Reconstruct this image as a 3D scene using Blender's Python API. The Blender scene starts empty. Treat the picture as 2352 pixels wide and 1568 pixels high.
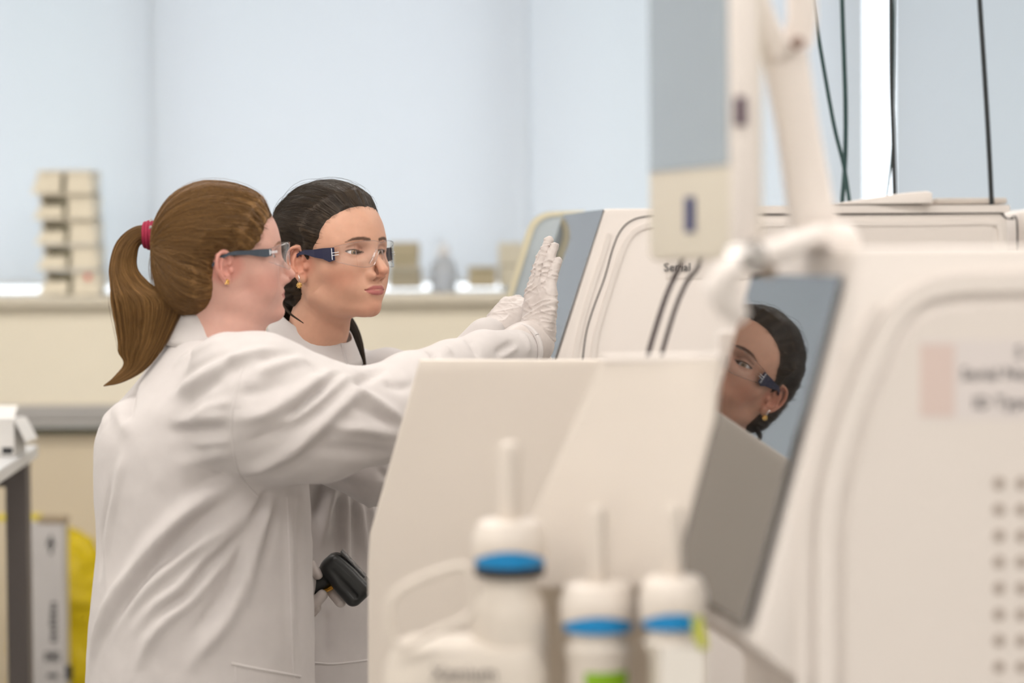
import bpy, math, random
import numpy as np
from mathutils import Vector, Matrix

random.seed(7)
RNG = np.random.default_rng(11)
SC = bpy.context.scene
COL = SC.collection

# ------------------------------------------------------------------ camera
FPX = 5553.0                       # 85 mm on a 36 mm sensor, 2352 px wide
CAM_Z = 1.52
PITCH = math.radians(1.9)
cam_data = bpy.data.cameras.new('camera')
cam = bpy.data.objects.new('camera', cam_data)
COL.objects.link(cam)
SC.camera = cam
ROLL = math.radians(0.4)
_f = Vector((0, math.cos(PITCH), -math.sin(PITCH)))
_u0 = Vector((0, math.sin(PITCH), math.cos(PITCH)))
CAM_R = Vector((1, 0, 0)) * math.cos(ROLL) - _u0 * math.sin(ROLL)
CAM_U = Vector((1, 0, 0)) * math.sin(ROLL) + _u0 * math.cos(ROLL)
CAM_F = _f
_m = Matrix((CAM_R, CAM_U, -CAM_F)).transposed().to_4x4()
cam.matrix_world = Matrix.Translation((0, 0, CAM_Z)) @ _m
cam_data.sensor_width = 36
cam_data.lens = FPX / 2352 * 36
cam_data.clip_start = 0.05
cam_data.clip_end = 200
cam_data.dof.use_dof = True
cam_data.dof.focus_distance = 3.94
cam_data.dof.aperture_fstop = 1.9

# ------------------------------------------------------------------ world, lights, exposure
world = bpy.data.worlds.new('sky')
SC.world = world
world.use_nodes = True
bg = world.node_tree.nodes['Background']
bg.inputs[0].default_value = (0.97, 0.985, 1.0, 1)
bg.inputs[1].default_value = 2.3
SC.view_settings.view_transform = 'Standard'
SC.view_settings.look = 'None'
SC.view_settings.gamma = 1
SC.view_settings.use_curve_mapping = False
SC.view_settings.exposure = 0.07
SC.cycles.use_denoising = True
SC.cycles.max_bounces = 6
SC.cycles.diffuse_bounces = 3
SC.cycles.glossy_bounces = 3
SC.cycles.transmission_bounces = 4
SC.cycles.transparent_max_bounces = 8
SC.cycles.caustics_reflective = False
SC.cycles.caustics_refractive = False
SC.cycles.use_adaptive_sampling = True
SC.cycles.adaptive_threshold = 0.10
SC.cycles.adaptive_min_samples = 14
SC.cycles.sample_clamp_indirect = 6.0


def ceiling_light(x, y, sx, sy, power, color=(1.0, 0.95, 0.90)):
    d = bpy.data.lights.new('ceiling_light', 'AREA')
    d.shape = 'RECTANGLE'
    d.size, d.size_y = sx, sy
    d.energy = power
    d.color = color
    o = bpy.data.objects.new('ceiling_light', d)
    o.location = (x, y, 2.84)
    COL.objects.link(o)
    return o


for lx in (-2.6, -0.6, 1.4):
    for ly in (-0.6, 1.4, 3.2, 5.2):
        ceiling_light(lx, ly, 1.5, 0.6, {-0.6: 20, 1.4: 19, 3.2: 17.5, 5.2: 19}[ly])


def P(x, y, d):
    """World point seen at photo pixel (x, y) at depth d along the view axis."""
    return Vector((0, 0, CAM_Z)) + (CAM_F + CAM_R * ((x - 1176) / FPX) + CAM_U * ((784 - y) / FPX)) * d


# ------------------------------------------------------------------ materials
MATS = {}


def mat(name, color=(0.8, 0.8, 0.8), rough=0.5, metal=0.0, noise=0.0, nscale=40.0, spec=0.5, bump=0.0,
        coat=0.0, trans=0.0, attr=None, sub=0.0, sheen=0.0):
    """Procedural principled material; noise varies the colour a little, bump adds fine relief."""
    if name in MATS:
        return MATS[name]
    m = bpy.data.materials.new(name)
    m.use_nodes = True
    nt = m.node_tree
    b = nt.nodes['Principled BSDF']
    b.inputs['Roughness'].default_value = rough
    b.inputs['Metallic'].default_value = metal
    b.inputs['Specular IOR Level'].default_value = spec
    b.inputs['Coat Weight'].default_value = coat
    b.inputs['Transmission Weight'].default_value = trans
    b.inputs['Sheen Weight'].default_value = sheen
    if sub:
        b.inputs['Subsurface Weight'].default_value = sub
        b.inputs['Subsurface Radius'].default_value = (0.012, 0.005, 0.003)
        b.inputs['Subsurface Scale'].default_value = 1.0
    c4 = (*color, 1)
    b.inputs['Base Color'].default_value = c4
    src = None
    if attr:
        a = nt.nodes.new('ShaderNodeAttribute')
        a.attribute_name = attr
        src = a.outputs['Color']
    if noise or bump:
        tc = nt.nodes.new('ShaderNodeTexCoord')
        nz = nt.nodes.new('ShaderNodeTexNoise')
        nz.inputs['Scale'].default_value = nscale
        nz.inputs['Detail'].default_value = 4
        nt.links.new(tc.outputs['Object'], nz.inputs['Vector'])
        if noise:
            mx = nt.nodes.new('ShaderNodeMix')
            mx.data_type = 'RGBA'
            mx.blend_type = 'MULTIPLY'
            mx.inputs[0].default_value = 1.0
            rp = nt.nodes.new('ShaderNodeMapRange')
            rp.inputs['From Min'].default_value = 0.3
            rp.inputs['From Max'].default_value = 0.7
            rp.inputs['To Min'].default_value = 1 - noise
            rp.inputs['To Max'].default_value = 1 + noise * 0.4
            nt.links.new(nz.outputs['Fac'], rp.inputs['Value'])
            if src is not None:
                nt.links.new(src, mx.inputs[6])
            else:
                mx.inputs[6].default_value = c4
            nt.links.new(rp.outputs[0], mx.inputs[7])
            src = mx.outputs[2]
        if bump:
            bp = nt.nodes.new('ShaderNodeBump')
            bp.inputs['Strength'].default_value = bump
            bp.inputs['Distance'].default_value = 0.002
            nt.links.new(nz.outputs['Fac'], bp.inputs['Height'])
            nt.links.new(bp.outputs[0], b.inputs['Normal'])
    if src is not None:
        nt.links.new(src, b.inputs['Base Color'])
    MATS[name] = m
    return m


def clear_mat(name, tint=(0.98, 0.99, 1.0), refl=0.12, rough=0.02, ior=1.45):
    """Thin clear plastic: light passes straight through, the rest mirrors by Fresnel."""
    if name in MATS:
        return MATS[name]
    m = bpy.data.materials.new(name)
    m.use_nodes = True
    nt = m.node_tree
    nt.nodes.remove(nt.nodes['Principled BSDF'])
    out = nt.nodes['Material Output']
    t = nt.nodes.new('ShaderNodeBsdfTransparent')
    t.inputs[0].default_value = (*tint, 1)
    g = nt.nodes.new('ShaderNodeBsdfGlossy')
    g.inputs['Roughness'].default_value = rough
    ge = nt.nodes.new('ShaderNodeNewGeometry')
    dt = nt.nodes.new('ShaderNodeVectorMath')
    dt.operation = 'DOT_PRODUCT'
    nt.links.new(ge.outputs['Normal'], dt.inputs[0])
    nt.links.new(ge.outputs['Incoming'], dt.inputs[1])
    prev = dt.outputs['Value']
    for op, v in (('ABSOLUTE', 0), ('SUBTRACT', 1), ('POWER', 5), ('MULTIPLY', .9), ('ADD', refl)):
        q = nt.nodes.new('ShaderNodeMath')
        q.operation = op
        q.use_clamp = True
        if op == 'SUBTRACT':
            q.inputs[0].default_value = 1
            nt.links.new(prev, q.inputs[1])
        else:
            nt.links.new(prev, q.inputs[0])
            q.inputs[1].default_value = v
        prev = q.outputs[0]
    mx = nt.nodes.new('ShaderNodeMixShader')
    nt.links.new(prev, mx.inputs[0])
    nt.links.new(t.outputs[0], mx.inputs[1])
    nt.links.new(g.outputs[0], mx.inputs[2])
    nt.links.new(mx.outputs[0], out.inputs['Surface'])
    MATS[name] = m
    return m


# ------------------------------------------------------------------ objects
def tag(o, label=None, cat=None, group=None, kind=None):
    if label:
        o['label'] = label
    if cat:
        o['category'] = cat
    if group:
        o['group'] = group
    if kind:
        o['kind'] = kind
    return o


def empty(name, loc=(0, 0, 0), label=None, cat=None, group=None):
    o = bpy.data.objects.new(name, None)
    o.empty_display_size = 0.05
    o.location = loc
    COL.objects.link(o)
    return tag(o, label, cat, group)


def link(name, me, m, parent=None, smooth=False):
    """Object from a mesh given in WORLD coordinates; kept in place under its parent."""
    o = bpy.data.objects.new(name, me)
    if m is not None:
        me.materials.append(m)
    COL.objects.link(o)
    if smooth:
        me.polygons.foreach_set('use_smooth', np.ones(len(me.polygons), bool))
    if parent is not None:
        o.parent = parent
        o.matrix_parent_inverse = world_of(parent).inverted()
    return o


def world_of(o):
    m = o.matrix_basis.copy()
    if o.parent:
        m = world_of(o.parent) @ o.matrix_parent_inverse @ m
    return m


def mesh_of(name, v, f):
    me = bpy.data.meshes.new(name)
    v = np.asarray(v, np.float32)
    if isinstance(f, np.ndarray):
        n, k = f.shape
        me.vertices.add(len(v))
        me.vertices.foreach_set('co', v.ravel())
        me.loops.add(n * k)
        me.loops.foreach_set('vertex_index', f.astype(np.int32).ravel())
        me.polygons.add(n)
        me.polygons.foreach_set('loop_start', np.arange(0, n * k, k, dtype=np.int32))
        me.polygons.foreach_set('loop_total', np.full(n, k, np.int32))
        me.update(calc_edges=True)
    else:
        me.from_pydata(v.tolist(), [], f)
        me.update()
    return me


def set_color(me, rgb, name='Col'):
    a = me.color_attributes.new(name, 'FLOAT_COLOR', 'POINT')
    c = np.ones((len(me.vertices), 4), np.float32)
    c[:, :3] = rgb
    a.data.foreach_set('color', c.ravel())


class MB:
    """Collects simple solids into one mesh."""

    def __init__(self):
        self.v, self.f = [], []

    def add(self, v, f):
        b = len(self.v)
        self.v += [tuple(p) for p in v]
        self.f += [[b + i for i in q] for q in f]
        return self

    def box(self, lo, hi, bev=0.0, M=None):
        x0, y0, z0 = lo
        x1, y1, z1 = hi
        if bev <= 0:
            v = [(x0, y0, z0), (x1, y0, z0), (x1, y1, z0), (x0, y1, z0), (x0, y0, z1), (x1, y0, z1), (x1, y1, z1), (x0, y1, z1)]
            f = [(0, 3, 2, 1), (4, 5, 6, 7), (0, 1, 5, 4), (1, 2, 6, 5), (2, 3, 7, 6), (3, 0, 4, 7)]
        else:
            b = min(bev, abs(x1 - x0) / 2.01, abs(y1 - y0) / 2.01, abs(z1 - z0) / 2.01)
            loops = []
            for z, ins in ((z0, b), (z0 + b * 0.3, b * 0.3), (z0 + b, 0), (z1 - b, 0), (z1 - b * 0.3, b * 0.3), (z1, b)):
                lp = []
                for cx, cy, a0 in ((x1 - b, y1 - b, 0), (x0 + b, y1 - b, 90), (x0 + b, y0 + b, 180), (x1 - b, y0 + b, 270)):
                    for k in range(4):
                        a = math.radians(a0 + 30 * k)
                        r = b - ins
                        lp.append((cx + r * math.cos(a), cy + r * math.sin(a), z))
                loops.append(lp)
            v, f = [], []
            n = 16
            for lp in loops:
                v += lp
            for i in range(len(loops) - 1):
                for j in range(n):
                    f.append((i * n + j, i * n + (j + 1) % n, (i + 1) * n + (j + 1) % n, (i + 1) * n + j))
            f.append(tuple(range(n))[::-1])
            f.append(tuple((len(loops) - 1) * n + j for j in range(n)))
        if M is not None:
            v = [M @ Vector(p) for p in v]
        return self.add(v, f)

    def lathe(self, prof, base=(0, 0, 0), axis=(0, 0, 1), n=28, closed=True):
        """prof: list of (radius, height along the axis)."""
        ax = Vector(axis).normalized()
        q = Vector((0, 0, 1)).rotation_difference(ax).to_matrix()
        b = Vector(base)
        v, f = [], []
        for r, h in prof:
            for j in range(n):
                a = 2 * math.pi * j / n
                v.append(b + q @ Vector((r * math.cos(a), r * math.sin(a), h)))
        for i in range(len(prof) - 1):
            for j in range(n):
                f.append((i * n + j, i * n + (j + 1) % n, (i + 1) * n + (j + 1) % n, (i + 1) * n + j))
        if closed:
            f.append(tuple(range(n))[::-1])
            f.append(tuple((len(prof) - 1) * n + j for j in range(n)))
        return self.add(v, f)

    def tube(self, pts, r, n=10, cap=True):
        """r: radius or list of radii."""
        pts = [Vector(p) for p in pts]
        rs = r if isinstance(r, (list, tuple, np.ndarray)) else [r] * len(pts)
        v, f = [], []
        t0 = (pts[1] - pts[0]).normalized()
        up = t0.orthogonal().normalized()
        for i, p in enumerate(pts):
            t = (pts[min(i + 1, len(pts) - 1)] - pts[max(i - 1, 0)]).normalized()
            up = (up - t * up.dot(t)).normalized()
            s = t.cross(up)
            for j in range(n):
                a = 2 * math.pi * j / n
                v.append(p + (up * math.cos(a) + s * math.sin(a)) * rs[i])
        for i in range(len(pts) - 1):
            for j in range(n):
                f.append((i * n + j, i * n + (j + 1) % n, (i + 1) * n + (j + 1) % n, (i + 1) * n + j))
        if cap:
            f.append(tuple(range(n))[::-1])
            f.append(tuple((len(pts) - 1) * n + j for j in range(n)))
        return self.add(v, f)

    def prism(self, outline, off, bev=0.0):
        """outline: 3-D polygon (ordered); off: extrusion vector; bev: inset of rounded rim on both ends."""
        o = [Vector(p) for p in outline]
        off = Vector(off)
        n = len(o)
        if bev <= 0:
            v = o + [p + off for p in o]
            f = [tuple(range(n)), tuple(range(2 * n - 1, n - 1, -1))]
            f += [(i, i + n, (i + 1) % n + n, (i + 1) % n) for i in range(n)]
            return self.add(v, f)
        nrm = off.normalized()
        inset = []
        for i in range(n):
            a, b, c = o[i - 1], o[i], o[(i + 1) % n]
            e1, e2 = (b - a).normalized(), (c - b).normalized()
            m = (nrm.cross(e1) + nrm.cross(e2))
            m = m.normalized() if m.length > 1e-6 else Vector((0, 0, 0))
            inset.append(m)
        cen = sum(o, Vector()) / n
        sgn = 1 if sum((cen - p).dot(m) for p, m in zip(o, inset)) > 0 else -1
        rings = []
        for d, ins in ((0, bev), (bev * .3, bev * .3), (bev, 0)):
            rings.append([p + m * (sgn * ins) + nrm * d for p, m in zip(o, inset)])
        L = off.length
        for d, ins in ((L - bev, 0), (L - bev * .3, bev * .3), (L, bev)):
            rings.append([p + m * (sgn * ins) + nrm * d for p, m in zip(o, inset)])
        v = [p for r in rings for p in r]
        f = [tuple(range(n)), tuple(range(len(v) - 1, len(v) - n - 1, -1))]
        for k in range(len(rings) - 1):
            f += [(k * n + i, (k + 1) * n + i, (k + 1) * n + (i + 1) % n, k * n + (i + 1) % n) for i in range(n)]
        return self.add(v, f)

    def build(self, name, m, parent=None, smooth=False):
        me = mesh_of(name, self.v, self.f)
        import bmesh
        bm = bmesh.new()
        bm.from_mesh(me)
        bmesh.ops.recalc_face_normals(bm, faces=bm.faces)
        bm.to_mesh(me)
        bm.free()
        o = link(name, me, m, parent, smooth)
        if smooth:
            try:
                me.set_sharp_from_angle(angle=math.radians(38))
            except Exception:
                pass
        return o


def catmull(pts, n=8):
    """Smooth polyline through points (any dimension)."""
    p = np.asarray(pts, float)
    q = np.vstack([2 * p[0] - p[1], p, 2 * p[-1] - p[-2]])
    out = []
    for i in range(1, len(q) - 2):
        for t in np.linspace(0, 1, n, endpoint=False):
            a, b, c, d = q[i - 1], q[i], q[i + 1], q[i + 2]
            out.append(0.5 * ((2 * b) + (-a + c) * t + (2 * a - 5 * b + 4 * c - d) * t ** 2 + (-a + 3 * b - 3 * c + d) * t ** 3))
    out.append(p[-1])
    return np.array(out)


def text_obj(name, body, M, size, m, parent=None, depth=0.0004):
    """Lettering as a thin solid: M places its local XY plane (x along the line, y up)."""
    cu = bpy.data.curves.new(name, 'FONT')
    cu.body = body
    cu.size = size
    cu.extrude = depth
    cu.resolution_u = 2
    t = bpy.data.objects.new(name, cu)
    COL.objects.link(t)
    dg = bpy.context.evaluated_depsgraph_get()
    me = bpy.data.meshes.new_from_object(t.evaluated_get(dg))
    bpy.data.objects.remove(t)
    me.transform(M)
    me.materials.clear()
    me.name = name
    return link(name, me, m, parent)


def frame(o, x, y):
    """Matrix with origin o, local x along x, local y along y."""
    x = Vector(x).normalized()
    y = Vector(y)
    z = x.cross(y).normalized()
    y = z.cross(x)
    M = Matrix.Identity(4)
    for i in range(3):
        M[i][0], M[i][1], M[i][2], M[i][3] = x[i], y[i], z[i], o[i]
    return M


# ------------------------------------------------------------------ implicit modelling
def smin(a, b, k):
    h = np.clip(0.5 + 0.5 * (b - a) / k, 0, 1)
    return b * (1 - h) + a * h - k * h * (1 - h)


def smax(a, b, k):
    return -smin(-a, -b, k)


def ell(p, c, r):
    r = np.asarray(r, np.float32)
    q = p - np.asarray(c, np.float32)
    k0 = np.sqrt(((q / r) ** 2).sum(1))
    k1 = np.sqrt(((q / (r * r)) ** 2).sum(1)) + 1e-9
    return k0 * (k0 - 1) / k1


def sph(p, c, r):
    return np.sqrt(((p - np.asarray(c, np.float32)) ** 2).sum(1)) - r


def cap(p, a, b, ra, rb=None):
    rb = ra if rb is None else rb
    a, b = np.asarray(a, np.float32), np.asarray(b, np.float32)
    ab = b - a
    t = np.clip(((p - a) @ ab) / (ab @ ab + 1e-12), 0, 1)
    d = p - a - t[:, None] * ab
    return np.sqrt((d * d).sum(1)) - (ra + (rb - ra) * t)


def chain(p, pts, rs, k=0.0):
    out = None
    for i in range(len(pts) - 1):
        d = cap(p, pts[i], pts[i + 1], rs[i], rs[i + 1])
        out = d if out is None else (smin(out, d, k) if k else np.minimum(out, d))
    return out


def rot(p, c, R):
    """Points relative to c in the rotated frame R (rows = local axes)."""
    return (p - np.asarray(c, np.float32)) @ np.asarray(R, np.float32).T


def hashnoise(p, s, seed=0):
    """Smooth value noise, scale s (cell size)."""
    q = p / s
    i = np.floor(q).astype(np.int64)
    f = q - i
    f = f * f * (3 - 2 * f)
    out = 0
    for dx in (0, 1):
        for dy in (0, 1):
            for dz in (0, 1):
                n = (i[:, 0] + dx) * 374761393 + (i[:, 1] + dy) * 668265263 + (i[:, 2] + dz) * 2147483647 + seed * 1274126177
                n = (n ^ (n >> 13)) * 1274126177
                n = (n ^ (n >> 16)) & 0xffff
                w = (f[:, 0] if dx else 1 - f[:, 0]) * (f[:, 1] if dy else 1 - f[:, 1]) * (f[:, 2] if dz else 1 - f[:, 2])
                out = out + w * (n / 32767.5 - 1)
    return out


def mesh_sdf(fn, lo, hi, h, B=4, slack=1.7, proj=1):
    """Surface-net mesh (verts, quads) of fn<0 inside the box; fn takes (N,3) float32 points."""
    lo, hi = np.asarray(lo, float), np.asarray(hi, float)
    nb = np.ceil((hi - lo) / h / B).astype(int) + 1
    n = nb * B
    F = np.empty(n, np.float32)
    bi = np.stack(np.meshgrid(*[np.arange(k) for k in nb], indexing='ij'), -1).reshape(-1, 3)
    cen = (lo + (bi * B + (B - 1) / 2) * h).astype(np.float32)
    fc = fn(cen)
    F[:] = np.repeat(np.repeat(np.repeat(fc.reshape(nb), B, 0), B, 1), B, 2)
    act = bi[np.abs(fc) < B * h * 0.87 * slack]
    loc = np.stack(np.meshgrid(*[np.arange(B)] * 3, indexing='ij'), -1).reshape(-1, 3)
    CH = 8000
    for s in range(0, len(act), CH):
        ab = act[s:s + CH]
        idx = (ab[:, None, :] * B + loc[None]).reshape(-1, 3)
        vals = fn((lo + idx * h).astype(np.float32))
        F[idx[:, 0], idx[:, 1], idx[:, 2]] = vals
    neg = F < 0
    c = neg[:-1, :-1, :-1].astype(np.int8)
    cnt = np.zeros_like(c)
    for dx in (0, 1):
        for dy in (0, 1):
            for dz in (0, 1):
                cnt += neg[dx:n[0] - 1 + dx, dy:n[1] - 1 + dy, dz:n[2] - 1 + dz]
    ci = np.argwhere((cnt > 0) & (cnt < 8))
    vid = np.full(cnt.shape, -1, np.int32)
    vid[ci[:, 0], ci[:, 1], ci[:, 2]] = np.arange(len(ci))
    corners = [(a, b, d) for a in (0, 1) for b in (0, 1) for d in (0, 1)]
    val = {k: F[ci[:, 0] + k[0], ci[:, 1] + k[1], ci[:, 2] + k[2]] for k in corners}
    acc = np.zeros((len(ci), 3))
    num = np.zeros(len(ci))
    for a in corners:
        for ax in range(3):
            if a[ax] == 0:
                b = list(a)
                b[ax] = 1
                b = tuple(b)
                va, vb = val[a], val[b]
                m = (va < 0) != (vb < 0)
                t = np.where(m, va / np.where(m, va - vb, 1), 0)
                q = np.array(a, float)[None] + np.zeros((len(ci), 3))
                q[:, ax] += t
                acc += np.where(m[:, None], q, 0)
                num += m
    V = lo + (ci + acc / num[:, None]) * h
    quads = []
    for ax in range(3):
        u, w = (ax + 1) % 3, (ax + 2) % 3
        sl0, sl1 = [slice(None)] * 3, [slice(None)] * 3
        sl0[ax], sl1[ax] = slice(0, n[ax] - 1), slice(1, n[ax])
        e = np.argwhere(neg[tuple(sl0)] != neg[tuple(sl1)])
        ok = (e[:, u] > 0) & (e[:, w] > 0) & (e[:, u] < n[u] - 1) & (e[:, w] < n[w] - 1)
        e = e[ok]
        flip = neg[e[:, 0], e[:, 1], e[:, 2]]
        q = []
        for du, dw in ((-1, -1), (0, -1), (0, 0), (-1, 0)):
            k = e.copy()
            k[:, u] += du
            k[:, w] += dw
            q.append(vid[k[:, 0], k[:, 1], k[:, 2]])
        q = np.stack(q, 1)
        q[~flip] = q[~flip][:, ::-1]
        quads.append(q)
    Q = np.concatenate(quads)
    Q = Q[(Q >= 0).all(1)]
    for _ in range(proj):
        f0 = fn(V.astype(np.float32)).astype(float)
        G = gradient(fn, V, h * 0.5)
        g2 = (G * G).sum(1) + 1e-6
        st = -f0 / g2
        st = np.clip(st * np.sqrt(g2), -h * 0.6, h * 0.6) / np.sqrt(g2)
        V = V + G * st[:, None]
    return V, Q


def gradient(fn, V, e):
    G = np.empty((len(V), 3))
    for ax in range(3):
        d = np.zeros(3)
        d[ax] = e
        G[:, ax] = (fn((V + d).astype(np.float32)) - fn((V - d).astype(np.float32))) / (2 * e)
    return G


def relax(V, Q, it=1, lam=0.5):
    """Laplacian smoothing."""
    for _ in range(it):
        S = np.zeros_like(V)
        c = np.zeros(len(V))
        for k in range(4):
            a, b = Q[:, k], Q[:, (k + 1) % 4]
            np.add.at(S, a, V[b])
            np.add.at(S, b, V[a])
            np.add.at(c, a, 1)
            np.add.at(c, b, 1)
        V = V + lam * (S / np.maximum(c, 1)[:, None] - V)
    return V
# ------------------------------------------------------------------ the room
WALL = mat('painted_wall', (.88, .81, .66), .7, noise=.03, nscale=3)
WALL_LOW = mat('wall_panel', (.71, .61, .45), .6, noise=.04, nscale=3)
WHITE_WALL = mat('white_wall', (.78, .76, .72), .8, noise=.02, nscale=2)
FLOOR_M = mat('vinyl_floor', (.42, .42, .41), .35, noise=.08, nscale=30)
CEIL_M = mat('ceiling_tile', (.82, .81, .79), .9, noise=.03, nscale=25)
GREY_AL = mat('grey_trunking', (.42, .405, .39), .45, noise=.03)
PALE_AL = mat('pale_trunking', (.52, .51, .49), .45)
DARK_GAP = mat('dark_gap', (.03, .045, .02), .7)
RX0, RX1, RY0, RY1, RZ = -3.4, 3.4, -1.8, 7.30, 2.9


def structure(name, mb, m, label=None, smooth=False, parent=None):
    o = mb.build(name, m, parent, smooth)
    if parent is None:
        o['kind'] = 'structure'
        if label:
            o['label'] = label
    return o


structure('floor', MB().box((RX0, RY0, -.05), (RX1, RY1 + .2, 0)), FLOOR_M)
structure('ceiling', MB().box((RX0, RY0, RZ), (RX1, RY1 + .2, RZ + .05)), CEIL_M)
structure('wall_left', MB().box((RX0 - .1, RY0, 0), (RX0, RY1 + .2, RZ)), WHITE_WALL)
structure('wall_right', MB().box((RX1, RY0, 0), (RX1 + .1, RY1 + .2, RZ)), WHITE_WALL)
structure('wall_rear', MB().box((RX0, RY0 - .1, 0), (RX1, RY0, RZ)), WHITE_WALL)
LEDGE_Z = 1.432
WY = 6.80
back = structure('wall_back', MB().box((RX0, WY, 1.112), (RX1, 7.2, LEDGE_Z - .032)), WALL)
structure('wall_panel', MB().box((RX0, WY + .01, 0), (RX1, 7.2, 1.060)), WALL_LOW, parent=back)
structure('trim_1', MB().box((RX0, WY - .035, LEDGE_Z - .032), (RX1, 7.2, LEDGE_Z), .008), mat('window_ledge', (.70, .64, .52), .5, noise=.03), 'cream window ledge')
structure('trim_2', MB().box((RX0, WY - .045, 1.082), (RX1, WY + .02, 1.125), .004), GREY_AL, 'grey wall trunking')
structure('trim_3', MB().box((RX0, WY - .038, 1.062), (RX1, WY + .02, 1.082), .003), PALE_AL, 'pale lower strip of the trunking')
structure('trim_4', MB().box((RX0, WY - .012, 1.046), (RX1, WY + .02, 1.062)), DARK_GAP, 'dark gap below the trunking')
# window: head, jambs and glass panes above the ledge
FRAME_M = mat('window_frame_white', (.80, .84, .88), .35)
wf = structure('window_1', MB().box((RX0, 7.20, LEDGE_Z - .03), (RX1, 7.28, LEDGE_Z + .004)).box((RX0, 7.20, 2.72), (RX1, 7.28, RZ)), FRAME_M, 'long window behind the roller blinds')
for x in (-2.3, -1.05, .0, 1.02, 2.2):
    MB().box((x - .030, 7.20, LEDGE_Z), (x + .030, 7.27, 2.72), .006).build('mullion', FRAME_M, wf)
gl = clear_mat('window_glass', (.96, .98, 1.0), refl=.02)
xs = [RX0, -2.3, -1.05, .0, 1.02, 2.2, RX1]
for a, b in zip(xs[:-1], xs[1:]):
    MB().box((a + .03, 7.235, LEDGE_Z + .004), (b - .03, 7.241, 2.72)).build('pane', gl, wf)


def blind_mat(name, k):
    m = bpy.data.materials.new(name)
    m.use_nodes = True
    nt = m.node_tree
    nt.nodes.remove(nt.nodes['Principled BSDF'])
    out = nt.nodes['Material Output']
    d = nt.nodes.new('ShaderNodeBsdfDiffuse')
    t = nt.nodes.new('ShaderNodeBsdfTranslucent')
    d.inputs[0].default_value = (.66 * k, .69 * k, .71 * k, 1)
    tc = nt.nodes.new('ShaderNodeTexCoord')
    mp = nt.nodes.new('ShaderNodeMapping')
    mp.inputs['Scale'].default_value = (1.3, 1.0, .22)
    nz = nt.nodes.new('ShaderNodeTexNoise')
    nz.inputs['Scale'].default_value = 1.4
    nz.inputs['Detail'].default_value = 1
    rp = nt.nodes.new('ShaderNodeValToRGB')
    rp.color_ramp.elements[0].position = .35
    rp.color_ramp.elements[0].color = (.53 * k, .575 * k, .60 * k, 1)
    rp.color_ramp.elements[1].position = .65
    rp.color_ramp.elements[1].color = (.57 * k, .60 * k, .635 * k, 1)
    nt.links.new(tc.outputs['Object'], mp.inputs['Vector'])
    nt.links.new(mp.outputs[0], nz.inputs['Vector'])
    nt.links.new(nz.outputs['Fac'], rp.inputs[0])
    nt.links.new(rp.outputs[0], t.inputs[0])
    mx = nt.nodes.new('ShaderNodeMixShader')
    mx.inputs[0].default_value = .45
    nt.links.new(d.outputs[0], mx.inputs[1])
    nt.links.new(t.outputs[0], mx.inputs[2])
    nt.links.new(mx.outputs[0], out.inputs['Surface'])
    return m


BLIND = blind_mat('blind_fabric', 1.0)
BLIND_GREY = blind_mat('blind_fabric_grey', .86)
BAR = mat('blind_bar', (.74, .76, .78), .4)
gapL = P(1985, 300, 7.12).x
gapR = P(2050, 300, 7.12).x
bx = [RX0 + .02, P(-420, 300, 7.12).x, P(345, 300, 7.12).x, P(1216, 300, 7.12).x, gapL]
labs = ['leftmost pale roller blind, beyond the picture edge', 'pale roller blind behind the stack of storage bins',
        'pale roller blind behind the two people', 'pale roller blind behind the monitor, left of the bright window gap', 'greyer roller blind right of the bright window gap']
spans = [(bx[0], bx[1] + .0005), (bx[1], bx[2] + .0005), (bx[2], bx[3] + .0005), (bx[3], bx[4]), (gapR, RX1 - .02)]
for i, ((a, b), lb) in enumerate(zip(spans, labs)):
    yb = 7.12 + (.012 if i % 2 else 0)
    n = 24
    v, f = [], []
    for k in range(n + 1):
        x = a + (b - a) * k / n
        yy = yb + .004 * math.sin(k * 1.1 + i)
        v += [(x, yy, LEDGE_Z + .034), (x, yy, 2.76)]
    f = [(2 * k, 2 * k + 2, 2 * k + 3, 2 * k + 1) for k in range(n)]
    r = empty('roller_blind', ((a + b) / 2, yb, LEDGE_Z + .03), lb, 'blind', 'roller blinds')
    link('fabric', mesh_of('fabric', v, f), BLIND_GREY if i == 4 else BLIND, r, True)
    MB().box((a + .002, yb - .005, LEDGE_Z + .024), (b - .002, yb + .005, LEDGE_Z + .038), .003).build('bottom_bar', BAR, r)
    MB().tube([(a + .004, yb, 2.79), (b - .004, yb, 2.79)], .03, 14).build('roller', BAR, r, True)
# ceiling lamps: housings of the lights set at the top of the script
LAMP_BODY = mat('lamp_housing', (.8, .8, .8), .4)
# ------------------------------------------------------------------ things along the back wall
def pxbox(x0, y0, x1, y1, d, depth):
    """World box whose camera-side face spans the given photo rectangle at depth d."""
    a, b = P((x0 + x1) / 2, (y0 + y1) / 2, d), d / FPX
    w, h = (x1 - x0) * b / 2, (y1 - y0) * b / 2
    return (a.x - w, a.y, a.z - h), (a.x + w, a.y + depth, a.z + h)


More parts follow.
